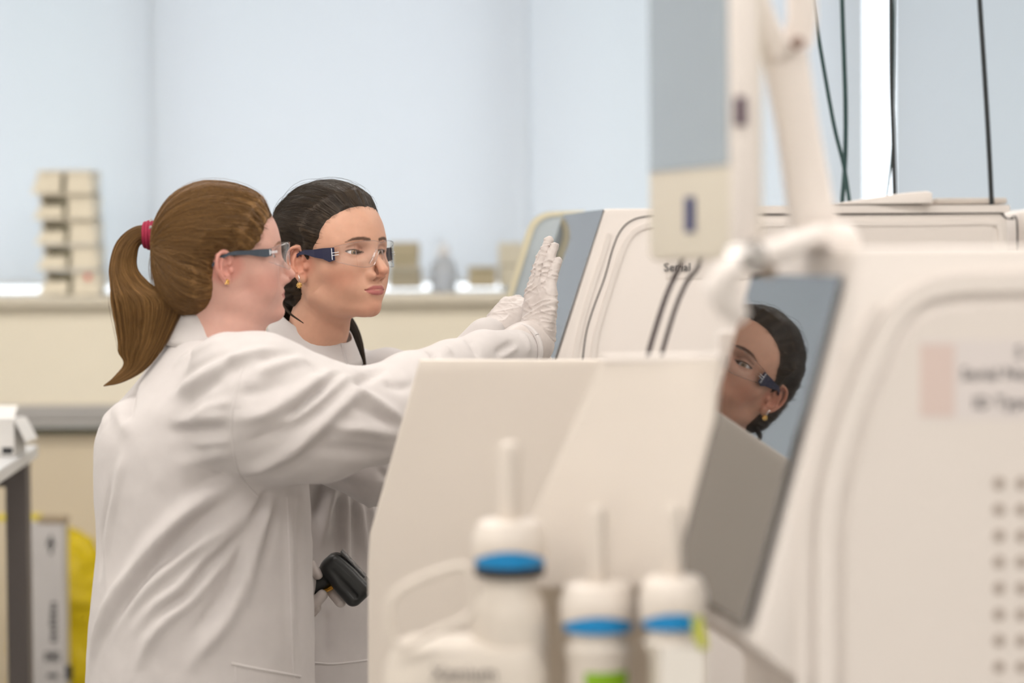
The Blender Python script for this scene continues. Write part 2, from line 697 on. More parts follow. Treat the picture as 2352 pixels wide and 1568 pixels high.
BIN = mat('cream_plastic', (.80, .72, .56), .5, noise=.03)
BIN_SHADE = mat('bin_shade', (.36, .34, .18), .7)  # olive tone painted for the shadow inside the cream bins
RED = mat('red_sticker', (.75, .10, .07), .5)
DB = 6.86
mb_px = DB / FPX
zb = LEDGE_Z + .002
names = ['bottom storage bin of the cream stack on the ledge, with a red sticker', 'second cream storage bin from the bottom of the stack on the ledge',
         'middle cream storage bin of the stack on the ledge', 'second cream storage bin from the top of the stack on the ledge', 'topmost cream storage bin of the stack on the ledge']
hb = .0705
for i in range(5):
    cx = P(172 - i * 3.2, 600, DB).x
    z0 = zb + i * hb
    w = .145
    r = empty('storage_bin', (cx, DB, z0), names[i], 'storage bin', 'cream storage bins stacked on the ledge')
    x0, x1 = cx - w / 2, cx + w / 2
    y0 = DB - .07
    # open-fronted shell: floor, back, sides, top rim
    sh = MB()
    sh.box((x0, y0 + .012, z0), (x1, y0 + .17, z0 + .006))
    sh.box((x0, y0 + .165, z0), (x1, y0 + .17, z0 + hb - .004))
    sh.box((x1 - .005, y0 + .012, z0), (x1, y0 + .17, z0 + hb - .004))
    sh.box((x0, y0 + .012, z0), (x0 + .005, y0 + .17, z0 + hb - .004))
    sh.box((x0 - .002, y0 + .004, z0 + hb - .010), (x1 + .004, y0 + .17, z0 + hb - .003))
    sh.build('shell', BIN, r)
    # slanting front lip with its proud lower edge on the left, taller plate on the right
    fl = MB()
    tall = .062 if i == 4 else .040
    fl.prism([(x0 - .018, y0 - .012, z0 + .002), (cx - .008, y0 - .012, z0 + .002), (cx - .006, y0 + .010, z0 + tall), (x0 + .002, y0 + .010, z0 + tall)], (0, .006, 0))
    fl.build('front_lip', BIN, r)
    MB().prism([(cx + .006, y0 - .006, z0 + .001), (x1 + .010, y0 - .006, z0 + .001), (x1, y0 + .006, z0 + hb - .012), (cx + .008, y0 + .006, z0 + hb - .012)], (0, .008, 0)).build('front_plate', BIN, r)
    MB().box((x0 + .006, y0 + .060, z0 + .008), (x1 - .006, y0 + .064, z0 + hb - .012)).build('slot_shade', BIN_SHADE, r)  # dark plate standing for the shade in the open slot
    if i == 0:
        MB().lathe([(.0, 0), (.0085, 0), (.0085, .0015), (0, .0015)], (x1 - .022, y0 - .0065, z0 + .050), (0, -1, 0), 14, closed=False).build('sticker', RED, r)

TAUPE = mat('taupe_carton', (.40, .36, .27), .7, noise=.05, nscale=30)
TAUPE2 = mat('dark_taupe', (.22, .21, .13), .7)
KRAFT = mat('kraft_carton', (.46, .40, .27), .75, noise=.06, nscale=30)
PALE = mat('pale_carton', (.66, .62, .50), .7, noise=.04)


def carton(x0, y0, x1, y1, d, depth, m, label, seam=True, lid=.3, m2=None):
    lo, hi = pxbox(x0, y0, x1, y1, d, depth)
    r = empty('carton', ((lo[0] + hi[0]) / 2, (lo[1] + hi[1]) / 2, lo[2]), label, 'box', 'cartons on the window ledge')
    h = hi[2] - lo[2]
    MB().box(lo, (hi[0], hi[1], hi[2] - h * lid - .003), .003).build('base', m, r)
    MB().box((lo[0] - .002, lo[1] - .002, hi[2] - h * lid), (hi[0] + .002, hi[1] + .002, hi[2]), .003).build('lid', m2 or m, r)
    MB().box((lo[0] + .002, lo[1] + .002, hi[2] - h * lid - .006), (hi[0] - .002, hi[1] - .002, hi[2] - h * lid + .002)).build('joint', TAUPE2, r)
    return r


zl = 662
carton(893, 616, 966, zl, 6.87, .10, TAUPE, 'lower taupe carton on the ledge beside the dark-haired person', lid=.28)
carton(897, 556, 960, 614.5, 6.87, .09, KRAFT, 'upper taupe carton stacked on another beside the dark-haired person', lid=.62)
carton(1076, 612, 1140, zl - 2, 6.87, .09, KRAFT, 'low kraft carton on the ledge left of the raised hand', lid=.2)
carton(1146, 557, 1200, zl - 2, 6.90, .10, PALE, 'tall pale carton on the ledge next to the open glass door', lid=.5)
# translucent wash bottle on the ledge
lo, hi = pxbox(988, 540, 1048, zl - 2, 6.87, .06)
cx, cy = (lo[0] + hi[0]) / 2, lo[1] + .03
BOT_T = mat('translucent_plastic', (.74, .78, .84), .3, trans=.55)
wb = empty('wash_bottle', (cx, cy, LEDGE_Z), 'translucent wash bottle on the ledge between two cartons', 'bottle')
MB().lathe([(.0, 0), (.034, 0), (.037, .004), (.037, .070), (.030, .086), (.016, .094), (.016, .104)], (cx, cy, LEDGE_Z + .001), n=24).build('bottle', BOT_T, wb, True)
MB().lathe([(.0, 0), (.019, 0), (.019, .020), (.012, .026), (.007, .030), (.006, .040), (0, .041)], (cx, cy, LEDGE_Z + .104), n=20).build('cap', mat('cap_white', (.8, .8, .8), .4), wb, True)
MB().tube([(cx, cy, LEDGE_Z + .142), (cx - .006, cy, LEDGE_Z + .152), (cx - .022, cy, LEDGE_Z + .150), (cx - .034, cy, LEDGE_Z + .138)], .0028, 8).build('spout', BOT_T, wb, True)

# ---- left: bench with a carton, tall white carton and yellow waste bag
TOPM = mat('bench_top', (.66, .66, .66), .35, noise=.03)
LEGM = mat('bench_leg', (.135, .115, .105), .5)
b0 = P(85, 1022, 5.45)
bt = b0.z
bench = empty('lab_bench', (b0.x - .35, 4.7, 0), 'grey-topped lab bench with brown-grey legs at the left edge', 'bench')
MB().prism([(b0.x, 5.45, bt - .028), (b0.x + .125, 3.9, bt - .028), (b0.x - .9, 3.9, bt - .028), (b0.x - .9, 5.45, bt - .028)], (0, 0, .028), .003).build('bench_top', TOPM, bench)
lg = P(40, 1300, 5.36)
for x, y in ((lg.x, 5.36), (lg.x + .03, 4.0), (lg.x - .82, 5.36), (lg.x - .82, 4.0)):
    MB().box((x - .024, y - .024, 0), (x + .024, y + .024, bt - .028), .003).build('leg', LEGM, bench)
MB().box((lg.x - .82, 5.34, bt - .085), (lg.x - .024, 5.38, bt - .030)).build('rail', LEGM, bench)
MB().box((lg.x - .82, 4.2, .52), (lg.x - .03, 5.33, .545)).build('shelf', TOPM, bench)
# small white carton on the bench
CARD_W = mat('white_card', (.74, .72, .69), .6, noise=.03)
INK = mat('black_ink', (.02, .02, .022), .6)
q = P(40, 1064, 5.12)
c = empty('carton', (q.x - .06, 5.16, bt), 'small white carton with an open flap on the grey bench', 'box')
zc = bt + .001
MB().box((q.x - .14, 5.10, zc), (q.x - .004, 5.22, zc + .078), .002).build('base', CARD_W, c)
MB().prism([(q.x - .004, 5.10, zc + .076), (q.x - .004, 5.22, zc + .076), (q.x + .020, 5.22, zc + .030), (q.x + .020, 5.10, zc + .030)], (.002, 0, .001)).build('flap', CARD_W, c)
MB().prism([(q.x - .10, 5.10, zc + .078), (q.x - .004, 5.10, zc + .078), (q.x - .020, 5.22, zc + .100), (q.x - .11, 5.22, zc + .100)], (0, 0, .002)).build('lid', CARD_W, c)
MB().box((q.x - .03, 5.0985, zc + .006), (q.x - .008, 5.0995, zc + .020)).build('printed_mark', INK, c)
# tall white carton printed with arrows and marks
TD = 6.25
lo, hi = pxbox(62, 1197, 147, 1575, TD, .07)
k = TD / FPX
tb = empty('carton', ((lo[0] + hi[0]) / 2, TD + .03, 0), 'tall white carton with black printed marks beside the yellow bag', 'box')
MB().box((lo[0], lo[1], .0), (hi[0], hi[1], hi[2]), .004).build('body', mat('tall_carton_white', (.58, .55, .53), .6, noise=.04, nscale=8), tb)
MB().box((lo[0] + .03, lo[1] - .002, hi[2] - .004), (hi[0] + .004, hi[1], hi[2] + .008)).build('lid_edge', mat('carton_brown', (.33, .25, .16), .7), tb)
MB().box((lo[0] - .085, lo[1] + .02, hi[2] + .001), (lo[0] + .03, hi[1], hi[2] + .014)).build('yellow_tape', mat('yellow_tape', (.72, .58, .03), .5), tb)


def mark(px0, py0, px1, py1, nm='printed_mark'):
    a, b = P(px0, py1, TD), P(px1, py0, TD)
    MB().box((a.x, lo[1] - .0012, a.z), (b.x, lo[1] - .0002, b.z)).build(nm, INK, tb)


a = P(118, 1252, TD)
MB().prism([(a.x - .012, lo[1] - .001, a.z), (a.x + .010, lo[1] - .001, a.z), (a.x, lo[1] - .001, a.z + .030)], (0, .0008, 0)).build('printed_arrow', INK, tb)
mark(115, 1252, 121, 1272)
for y in range(1382, 1470, 12):
    mark(114 + (y * 7) % 5, y, 130 + (y * 3) % 6, y + 8)
mark(102, 1497, 136, 1500)
mark(102, 1515, 136, 1518)
mark(102, 1497, 105, 1518)
mark(133, 1497, 136, 1518)
mark(110, 1504, 128, 1512)
mark(108, 1548, 132, 1556)
# yellow waste bag
bag_c = P(200, 1480, 6.52)


def bag_fn(p):
    q = p - np.array(tuple(bag_c), np.float32)
    z = q[:, 2]
    # slack bag hung on a frame: high towards the left, sloping down to the right
    w = np.interp(z, [-.95, -.5, 0, .12, .25, .33], [.17, .17, .16, .15, .085, .02])
    d = np.sqrt(((q[:, 0] + .06 - .10 * np.clip((z - .1), 0, 1)) / 1.0) ** 2 + ((q[:, 1] - .02) / .9) ** 2) - w
    d = np.maximum(d, np.maximum(z - .325, -.98 + .02 - z)) * .8
    cr = np.abs(hashnoise(p * np.array((1.6, 1.6, .5), np.float32), .07, 3)) * .022 + np.abs(hashnoise(p * np.array((1, 1, .7), np.float32), .035, 8)) * .010
    return d + cr


V, Q = mesh_sdf(bag_fn, (bag_c.x - .40, bag_c.y - .36, 0.005), (bag_c.x + .36, bag_c.y + .33, bag_c.z + .36), .0095)
bag = link('waste_bag', mesh_of('waste_bag', V, Q), mat('yellow_polythene', (.62, .46, .004), .42, spec=.3), None, True)
tag(bag, 'crumpled yellow waste bag behind the profile person, beside the tall carton', 'bag')
lo2, hi2 = pxbox(150, 1528, 166, 1562, 6.17, .004)
MB().box(lo2, hi2).build('bag_tag', INK, bag)
# ------------------------------------------------------------------ instruments
PLAST = mat('white_plastic', (.85, .785, .735), .42, noise=.015, nscale=5)
PLAST2 = mat('white_plastic_panel', (.82, .755, .705), .45, noise=.015, nscale=5)
GROOVE = mat('black_seam', (.015, .012, .012), .5)
SHADE = mat('grey_plastic', (.52, .47, .44), .5)


def glass_mat():
    m = bpy.data.materials.new('dark_glass')
    m.use_nodes = True
    nt = m.node_tree
    b = nt.nodes['Principled BSDF']
    b.inputs['Base Color'].default_value = (.012, .012, .012, 1)
    b.inputs['Roughness'].default_value = .02
    b.inputs['IOR'].default_value = 4.0
    return m


GLASS = glass_mat()


def round_poly(pts, radii, n=7):
    """2-D polygon with rounded corners."""
    out = []
    m = len(pts)
    for i in range(m):
        a, b, c = (np.array(pts[j % m], float) for j in (i - 1, i, i + 1))
        r = radii[i]
        if r <= 0:
            out.append(tuple(b))
            continue
        d1, d2 = (a - b) / np.linalg.norm(a - b), (c - b) / np.linalg.norm(c - b)
        half = math.acos(np.clip(d1 @ d2, -1, 1)) / 2
        t = min(r / math.tan(half), np.linalg.norm(a - b) * .48, np.linalg.norm(c - b) * .48)
        for k in range(n):
            s = k / (n - 1)
            p0, p1, p2 = b + d1 * t, b, b + d2 * t
            out.append(tuple((1 - s) ** 2 * p0 + 2 * s * (1 - s) * p1 + s * s * p2))
    return out


def offset_path(path, d):
    p = np.asarray(path, float)
    t = np.gradient(p, axis=0)
    t /= np.linalg.norm(t, axis=1, keepdims=True)
    nrm = np.stack([-t[:, 1], t[:, 0]], 1)
    return p + nrm * d


class Frame2:
    """Side plane of an instrument: u to the right (into its depth), z up, w away from the camera."""

    def __init__(self, o, u):
        self.o = Vector(o)
        self.u = Vector(u).normalized()
        self.w = Vector((0, 0, 1)).cross(self.u)

    def __call__(self, u, z, w=0.0):
        return self.o + self.u * u + self.w * w + Vector((0, 0, z))


def strip(fr, path, half, w0, w1, name, m, parent):
    """Raised or inlaid band along a path in the side plane."""
    a, b = offset_path(path, half), offset_path(path, -half)
    v, f = [], []
    n = len(path)
    for i in range(n):
        for q, w in ((a, w0), (b, w0), (b, w1), (a, w1)):
            v.append(fr(q[i][0], q[i][1], w))
    for i in range(n - 1):
        for j in range(4):
            f.append((i * 4 + j, i * 4 + (j + 1) % 4, (i + 1) * 4 + (j + 1) % 4, (i + 1) * 4 + j))
    f += [(3, 2, 1, 0), tuple((n - 1) * 4 + j for j in range(4))]
    return MB().add(v, f).build(name, m, parent, True)


# ---- far instrument (behind the raised hand)
DF = 4.42
kF = DF / FPX
oF = P(1390, 479, DF)
YF = math.radians(8.0)
frF = Frame2((oF.x, oF.y, 0), (math.cos(YF), math.sin(YF), 0))
zF = oF.z


def uvF(x, y):
    o = Vector((0, 0, CAM_Z))
    d = P(x, y, 1.0) - o
    q = o + d * (frF.w.dot(oF - o) / frF.w.dot(d)) - Vector((oF.x, oF.y, 0))
    return (Vector((q.x, q.y, 0)).dot(frF.u), q.z)


far = empty('analyser', (oF.x + .4, oF.y + .3, 0), 'white instrument with black door seam and slanted dark screen, behind the raised hand', 'instrument', 'white floor-standing analysers')
prof = round_poly([(0, zF), (.765, zF), (.79, .05), (-.14, .05), (-.14, 1.15), (-.094, 1.33)], [.012, .03, .01, .02, .03, .03], 6)
MB().prism([frF(u, z) for u, z in prof], frF.w * .472, .006).build('housing', PLAST, far, True)
MB().prism([frF(u, z, -.006) for u, z in round_poly([(.20, zF - .010), (.768, zF - .010), (.768, zF + .004), (.20, zF + .004)], [.004] * 4, 3)], frF.w * .47).build('top_cover', PLAST, far, True)
gp = [uvF(x, y) for x, y in ((1334, 900), (1337, 840), (1345, 770), (1360, 715), (1388, 639), (1406, 575), (1422, 535), (1446, 509), (1484, 497), (1560, 495), (1700, 493), (1900, 492), (2100, 491), (2285, 489), (2300, 492), (2312, 501), (2330, 503))]
strip(frF, catmull(gp, 4), .0011, -.0012, .004, 'door_seam', GROOVE, far)
ip = [uvF(x, y) for x, y in ((1358, 900), (1360, 840), (1368, 775), (1384, 716), (1404, 650), (1424, 590), (1440, 552), (1462, 528), (1496, 517), (1560, 516), (1700, 515), (1900, 514), (2100, 513), (2270, 511), (2292, 520), (2298, 545), (2299, 620))]
inner = ip + [uvF(2299, 900)]
strip(frF, catmull(ip, 4), .0045, -.0035, .002, 'panel_rim', PLAST, far)
strip(frF, catmull([uvF(x, y) for x, y in ((1318, 900), (1322, 815), (1345, 709), (1388, 575), (1398, 535))], 4), .004, -.003, .002, 'corner_rib', PLAST, far)
MB().prism([frF(u, z, -.0015) for u, z in [uvF(1530, 521), uvF(2280, 517), uvF(2280, 640), uvF(1530, 640)]], frF.w * .004).build('upper_panel', PLAST2, far)
fw = [uvF(2322, 500), uvF(2336, 506), uvF(2337, 620)]
strip(frF, catmull(fw, 4), .0010, -.001, .003, 'rear_seam', GROOVE, far)
TXT = mat('grey_lettering', (.05, .05, .055), .6)
tu = uvF(1523, 623)
text_obj('lettering', 'Serial', frame(frF(tu[0], tu[1], -.004), frF.u, (0, 0, 1)), .0235, TXT, far)
# front glass, leaning back
dw = frF.w * .462
qa, qb = frF(.000, zF - .002, .005), frF(-.096, 1.330, .005)
nrm = (qb - qa).cross(frF.w).normalized()
if nrm.x > 0:
    nrm = -nrm
MB().prism([qa + nrm * .001, qb + nrm * .001, qb + dw + nrm * .001, qa + dw + nrm * .001], nrm * .0015).build('screen_glass', GLASS, far)
MB().lathe([(0, 0), (.006, 0), (.006, .006), (0, .008)], P(1326, 716, DF + .01), (-1, 0, .25), 12, closed=False).build('button', GROOVE, far, True)
# open service door of the far instrument: rounded frame with a pale pane
dF = DF + .56
kd = dF / FPX
do = P(1310, 489, dF)


def uvd(x, y):
    q = P(x, y, dF)
    return (q.x - do.x, q.z)


frd = Frame2((do.x, do.y, 0), (1, 0, 0))
outer = round_poly([uvd(1222, 487), uvd(1345, 483), uvd(1290, 900), uvd(1098, 900)], [.060, .005, .005, .005], 12)
innr = round_poly([uvd(1236, 497), uvd(1340, 494), uvd(1282, 895), uvd(1112, 895)], [.052, .004, .004, .004], 12)
n = len(outer)
v = [frd(u, z) for u, z in outer] + [frd(u, z) for u, z in innr] + [frd(u, z, .022) for u, z in outer] + [frd(u, z, .022) for u, z in innr]
f = []
for i in range(n):
    j = (i + 1) % n
    f += [(i, j, n + j, n + i), (2 * n + i, 3 * n + i, 3 * n + j, 2 * n + j), (i, 2 * n + i, 2 * n + j, j), (n + i, n + j, 3 * n + j, 3 * n + i)]
CREAM = mat('cream_frame', (.84, .78, .58), .4)
fd = MB().add(v, f).build('door_frame', CREAM, far, True)
PANE = mat('blind_reflection_pane', (.57, .65, .70), .08, spec=.6, coat=.3)  # blue-grey base colour paints in the blinds reflected by the pane
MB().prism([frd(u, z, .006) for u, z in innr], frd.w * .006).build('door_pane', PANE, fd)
MB().tube([frd(-.055, zF - .004, .012), frd(-.028, zF - .002, .012)], .004, 8).build('door_hinge', mat('green_cap', (.05, .25, .12), .5), fd, True)
# things on top of the far instrument
tr = MB()
tz = zF + .006
a, b = P(1905, 465, DF + .06), P(2142, 465, DF + .06)
tr.prism([(a.x, a.y, tz), (b.x, a.y, tz), (b.x, a.y, tz + .020), (b.x - .010, a.y, tz + .024), (b.x - .05, a.y, tz + .021), (a.x + .07, a.y, tz + .011)], (0, .26, 0), .003)
tag(tr.build('instrument_tray', PLAST, None, True), 'white wedge-shaped tray lying on the far instrument', 'tray')
lo, hi = pxbox(2150, 461, 2420, 474, DF + .12, .2)
gb = MB().box((lo[0], lo[1], tz), (oF.x + .76, hi[1], tz + .012), .004).build('cover_sheet', mat('warm_grey', (.55, .50, .45), .6, noise=.04), None)
tag(gb, 'thin warm-grey sheet lying on top of the far instrument', 'sheet')
# rear neighbour seen past its right end
lo, hi = pxbox(2341, 480, 2700, 1500, DF + .30, .5)
nb = empty('analyser', (lo[0] + .2, lo[1] + .2, 0), 'grey-white equipment cabinet cut by the right picture edge', 'cabinet')
MB().box((lo[0], lo[1], 0), (hi[0], hi[1], hi[2]), .02).build('housing', PLAST2, nb, True)
MB().box((lo[0] + .02, lo[1] - .004, hi[2] - .42), (hi[0] - .02, lo[1] + .004, hi[2] - .03), .003).build('panel', SHADE, nb)

# cables dropping to the far instrument
CAB = mat('black_cable', (.012, .016, .018), .45)
CABG = mat('green_cable', (.012, .050, .048), .45)


def cable(pix, d, r, m, label, zend=None):
    pts = catmull([P(x, y, d) for x, y in pix], 6)
    up = [Vector(pts[0]) + Vector((0, 0, 2.9 - pts[0][2]))]
    o = MB().tube(up + [Vector(p) for p in pts], r, 8).build('cable', m, None, True)
    return tag(o, label, 'cable', 'cables hanging to the far instrument')


cable([(1934, 0), (1937, 90), (1942, 240), (1941, 370), (1934, 470)], DF + .18, .0044, CABG, 'dark green cable hanging straight down, crossed by a slanting one')
cable([(1866, 0), (1884, 110), (1915, 285), (1938, 380), (1952, 470)], DF + .15, .0038, CABG, 'thin green cable slanting across another behind the monitor arm')
cable([(2046, 0), (2047, 180), (2051, 310), (2055, 468)], DF + .2, .0042, CAB, 'black cable hanging at the edge of the bright window gap')
cable([(2054, 0), (2052, 180), (2048, 350), (2034, 468)], DF + .24, .0022, CABG, 'thinnest cable, twisting round the one in the window gap')
cable([(2250, 0), (2262, 180), (2271, 330), (2278, 472)], DF + .12, .0046, CAB, 'thick black cable, rightmost of the hanging cables')

# ---- near instrument with the mirror-dark glass
YAW = math.radians(10.0)
TR = P(1940, 636, 2.563)
un = Vector((math.cos(YAW), math.sin(YAW), 0))       # to the right, into the instrument
wdn = Vector((-math.sin(YAW), math.cos(YAW), 0))     # along its front, away from the camera
WG = .349
frN = Frame2((TR.x, TR.y, 0), un)
frN.w = wdn
zT, zB = TR.z, TR.z - .368
uB = -.368 * math.tan(math.radians(16.4))


def uvN(x, y):
    """Where the view through a photo pixel meets the side plane of the near instrument."""
    o = Vector((0, 0, CAM_Z))
    d = P(x, y, 1.0) - o
    q = o + d * (wdn.dot(TR - o) / wdn.dot(d)) - Vector((TR.x, TR.y, 0))
    return (Vector((q.x, q.y, 0)).dot(un), q.z)


near = empty('analyser', tuple(frN(.3, 0, .2)[:2]) + (0,), 'large white instrument with slanted dark mirror-like screen, nearest at the right edge', 'instrument', 'white floor-standing analysers')
zTop = uvN(2100, 566)[1]
# side profile (front to the left)
prof = round_poly([(uB + .002, zB - .02), (.006, zT + .012), (.010, zTop), (.80, zTop), (.80, .04), (uB + .10, .04), (uB + .10, zB - .09), (uB + .04, zB - .05)], [.012, .010, .018, .03, .02, .02, .02, .01], 6)
MB().prism([frN(u, z, -.004) for u, z in prof], frN.w * (WG + .04), .010).build('housing', PLAST, near, True)
qa, qb = frN(-.0, zT, .0), frN(uB, zB, .0)
nN = (qb - qa).cross(frN.w).normalized()
if nN.x > 0:
    nN = -nN
off = nN * .004
MB().prism([qa + off, qb + off, qb + off + frN.w * WG, qa + off + frN.w * WG], nN * -.0025).build('screen_glass', GLASS, near)


band = [uvN(x, y) for x, y in ((1892, 1760), (1890, 1400), (1892, 1220), (1905, 1110), (1945, 960), (2000, 820), (2052, 722), (2110, 672), (2190, 652), (2300, 648), (2600, 642))]
strip(frN, catmull(band, 5), .0105, -.012, .0, 'panel_rim', PLAST, near)
band2 = [uvN(x, y) for x, y in ((1838, 1760), (1838, 1420), (1842, 1240), (1856, 1120), (1896, 965), (1950, 820), (2010, 700))]
strip(frN, catmull(band2, 5), .0055, -.009, .0, 'corner_rib', PLAST, near)
inn = [uvN(x, y) for x, y in ((1935, 1760), (1935, 1240), (1950, 1110), (1990, 965), (2045, 830), (2100, 745), (2160, 712), (2240, 700), (2640, 690), (2640, 1760))]
MB().prism([frN(u, z, -.0075) for u, z in inn], frN.w * .005).build('side_panel', PLAST2, near)
# vent holes
VENT = mat('vent_dark', (.40, .335, .29), .7)
vm = None
for cx in (2288, 2340, 2392, 2444):
    for cy in range(1108, 1640, 60):
        u = uvN(cx, cy)
        if vm is None:
            mb = MB().lathe([(.0, 0), (.0062, 0), (.0062, .0015), (0, .0015)], (0, 0, 0), -frN.w, 14, closed=False)
            o = mb.build('vent_hole', VENT, near)
            vm = o.data
        else:
            o = link('vent_hole', vm, None, near)
        o.location = frN(u[0], u[1], -.0076)
        o.matrix_parent_inverse = world_of(near).inverted()
# label plate with three rows of print
pl = [uvN(2108, 780), uvN(2420, 780), uvN(2420, 962), uvN(2108, 962)]
lp = MB().prism([frN(u, z, -.0078) for u, z in pl], frN.w * .002).build('label_plate', mat('label_plate', (.78, .72, .70), .5), near)
MB().prism([frN(u, z, -.0082) for u, z in [uvN(2108, 790), uvN(2186, 790), uvN(2186, 955), uvN(2108, 955)]], frN.w * .001).build('pink_field', mat('pink_print', (.74, .60, .55), .6), lp)
for s, x, y in (('Serial Number', 2200, 872), ('10-1234'[:2], 2228, 932), ('S', 2325, 822)):
    if s != '10':
        u = uvN(x, y)
        text_obj('lettering', s, frame(frN(u[0], u[1], -.0084), un, (0, 0, 1)), .0195, TXT, lp)
u = uvN(2228, 938)
text_obj('lettering', 'ID Type', frame(frN(u[0], u[1], -.0084), un, (0, 0, 1)), .0195, TXT, lp)
# ---- monitor on its arm
ml, mr = P(1488, 600, 2.72), P(1676, 606, 2.50)
zl_ = min(ml.z, mr.z)
md = (mr - ml)
md.z = 0
MWd = md.length
md.normalize()
mn = Vector((0, 0, 1)).cross(md)
if mn.y > 0:
    mn = -mn
FM = Matrix((md, -mn, Vector((0, 0, 1)))).transposed().to_4x4()
FM = Matrix.Translation(Vector((ml.x, ml.y, zl_ + .004))) @ FM
mon = empty('monitor', (ml.x, ml.y, zl_), 'tall narrow touch monitor with pale lower panel hanging on the arm', 'monitor')
CREAMP = mat('cream_plastic_monitor', (.76, .70, .59), .5, noise=.02, nscale=5)
zs = P(1585, 388, 2.60).z - zl_ - .004
MB().box((0, 0, 0), (MWd, .040, .40), .008, FM).build('case', CREAMP, mon, True)
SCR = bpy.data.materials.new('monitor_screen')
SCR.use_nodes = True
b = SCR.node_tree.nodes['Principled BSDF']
b.inputs['Base Color'].default_value = (.385, .45, .51, 1)  # reflection of the blinds put into the screen's base colour
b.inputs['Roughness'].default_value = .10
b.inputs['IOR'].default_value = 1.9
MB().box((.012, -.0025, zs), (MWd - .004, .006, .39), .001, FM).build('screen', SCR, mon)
MB().box((MWd * .50, -.003, .030), (MWd * .60, .002, .068), .001, FM).build('status_light', mat('navy_mark', (.006, .018, .13), .4), mon)
MB().box((MWd - .012, .002, .01), (MWd + .004, .034, .395), .006, FM).build('side_cover', PLAST, mon, True)
sb = P(1706, 258, 2.50)
MB().box((MWd + .003, .004, sb.z - zl_ - .018), (MWd + .0085, .016, sb.z - zl_ + .012), .001, FM).build('port', mat('port_purple', (.10, .06, .09), .5), mon)
ARM = mat('arm_white', (.92, .855, .81), .4)
DA = 2.68
arm = empty('display_stand', tuple(P(1870, 590, DA)), 'white jointed monitor arm rising from the near instrument', 'monitor arm')


def bar(pts, ws, d0, thick, name, m=ARM, parent=arm):
    """Flat tapered link in a plane facing the camera."""
    L, R = [], []
    c = [Vector(p) for p in pts]
    for i, p in enumerate(c):
        t = (c[min(i + 1, len(c) - 1)] - c[max(i - 1, 0)]).normalized()
        s = t.cross(Vector((0, 1, 0))).normalized()
        L.append(p + s * ws[i])
        R.append(p - s * ws[i])
    return MB().prism(L + R[::-1], (0, thick, 0), min(.006, thick * .3)).build(name, m, parent, True)


w = DA / FPX
bar([P(1881, 546, DA), P(1868, 480, DA), P(1838, 300, DA), P(1812, 150, DA), P(1800, 90, DA)], [56 * w, 52 * w, 47 * w, 50 * w, 52 * w], DA, .045, 'lower_link')
bar([P(1800, 130, DA - .01), P(1766, 60, DA - .01), P(1728, -40, DA - .01), P(1700, -140, DA - .01)], [28 * w, 26 * w, 26 * w, 26 * w], DA, .03, 'upper_link')
bar([P(1832, 100, DA + .02), P(1846, 40, DA + .02), P(1842, -60, DA + .02), P(1830, -160, DA + .02)], [36 * w, 34 * w, 32 * w, 32 * w], DA, .03, 'spring_link')
pj = P(1832, 98, DA - .012)
MB().lathe([(0, 0), (.008, 0), (.008, .006), (.006, .009), (0, .009)], pj, (0, -1, 0), 16, closed=False).build('pivot_screw', mat('screw_tan', (.40, .30, .26), .4), arm, True)
bar([P(1702, -30, DA + .05), P(1715, 20, DA + .05), P(1722, 95, DA + .05)], [16 * w, 18 * w, 16 * w], DA, .03, 'mount_plate')
MB().tube([P(1890, 536, DA + .02), P(1800, 568, 2.50), P(1735, 588, 2.46)], [.013, .013, .011], 14).build('cross_tube', ARM, arm, True)
MB().lathe([(0, -.020), (.011, -.020), (.015, -.008), (.012, 0), (.017, .004), (.017, .014), (.010, .021), (0, .021)], P(1712, 590, 2.46), (1, .0, .1), 18, closed=False).build('ball_joint', mat('chrome', (.62, .60, .58), .22, metal=1.0), arm, True)
MB().tube([P(1700, 604, 2.44), P(1668, 622, 2.44), P(1650, 655, 2.45), P(1672, 695, 2.46), P(1700, 728, 2.47)], [.010, .013, .016, .016, .011], 16).build('support_elbow', ARM, arm, True)
MB().tube([P(1762, 606, 2.50), P(1756, 634, 2.50)], [.012, .009], 14).build('knob', mat('tan_knob', (.42, .34, .27), .5), arm, True)
MB().lathe([(.044, 0), (.044, .010), (.036, .022), (.030, .026)], (P(1888, 560, DA + .02).x, P(1888, 560, DA + .02).y, zTop + .001), n=22).build('arm_base', ARM, arm, True)
LEAD = mat('dark_lead', (.035, .018, .022), .5)
for k, pix in enumerate((((1610, 470), (1585, 550), (1562, 610), (1550, 634), (1530, 680), (1510, 740), (1488, 815), (1474, 880)), ((1630, 470), (1620, 550), (1604, 612), (1582, 640), (1558, 690), (1538, 750), (1520, 815), (1508, 880)))):
    MB().tube(catmull([P(x, y, d) for (x, y), d in zip(pix, (2.68, 2.95, 3.12, 3.16, 3.16, 3.16, 3.16, 3.16))], 5), .0036 if k == 0 else .0030, 8).build('lead', LEAD, mon, True)
# ------------------------------------------------------------------ open bay door and reagent bottles in front
DP = 3.35
OY = P(1200, 1100, DP).y


def on_plane(x, y, o, n):
    c = Vector((0, 0, CAM_Z))
    d = P(x, y, 1.0) - c
    return c + d * (n.dot(o - c) / n.dot(d))


BAY = mat('bay_plastic', (.70, .63, .56), .5, noise=.02, nscale=4)
lo_n, up_n = Vector((-.10, -1, 0)).normalized(), None
o1 = P(1200, 1100, DP)
LP = [on_plane(x, y, o1, lo_n) for x, y in ((964, 826), (955, 855), (905, 1030), (868, 1160), (850, 1225), (845, 1290), (845, 1700), (845, 2700), (1640, 2700), (1620, 826))]
door = MB().prism(LP, (0, .030, 0), .006).build('bay_door', BAY, near, True)
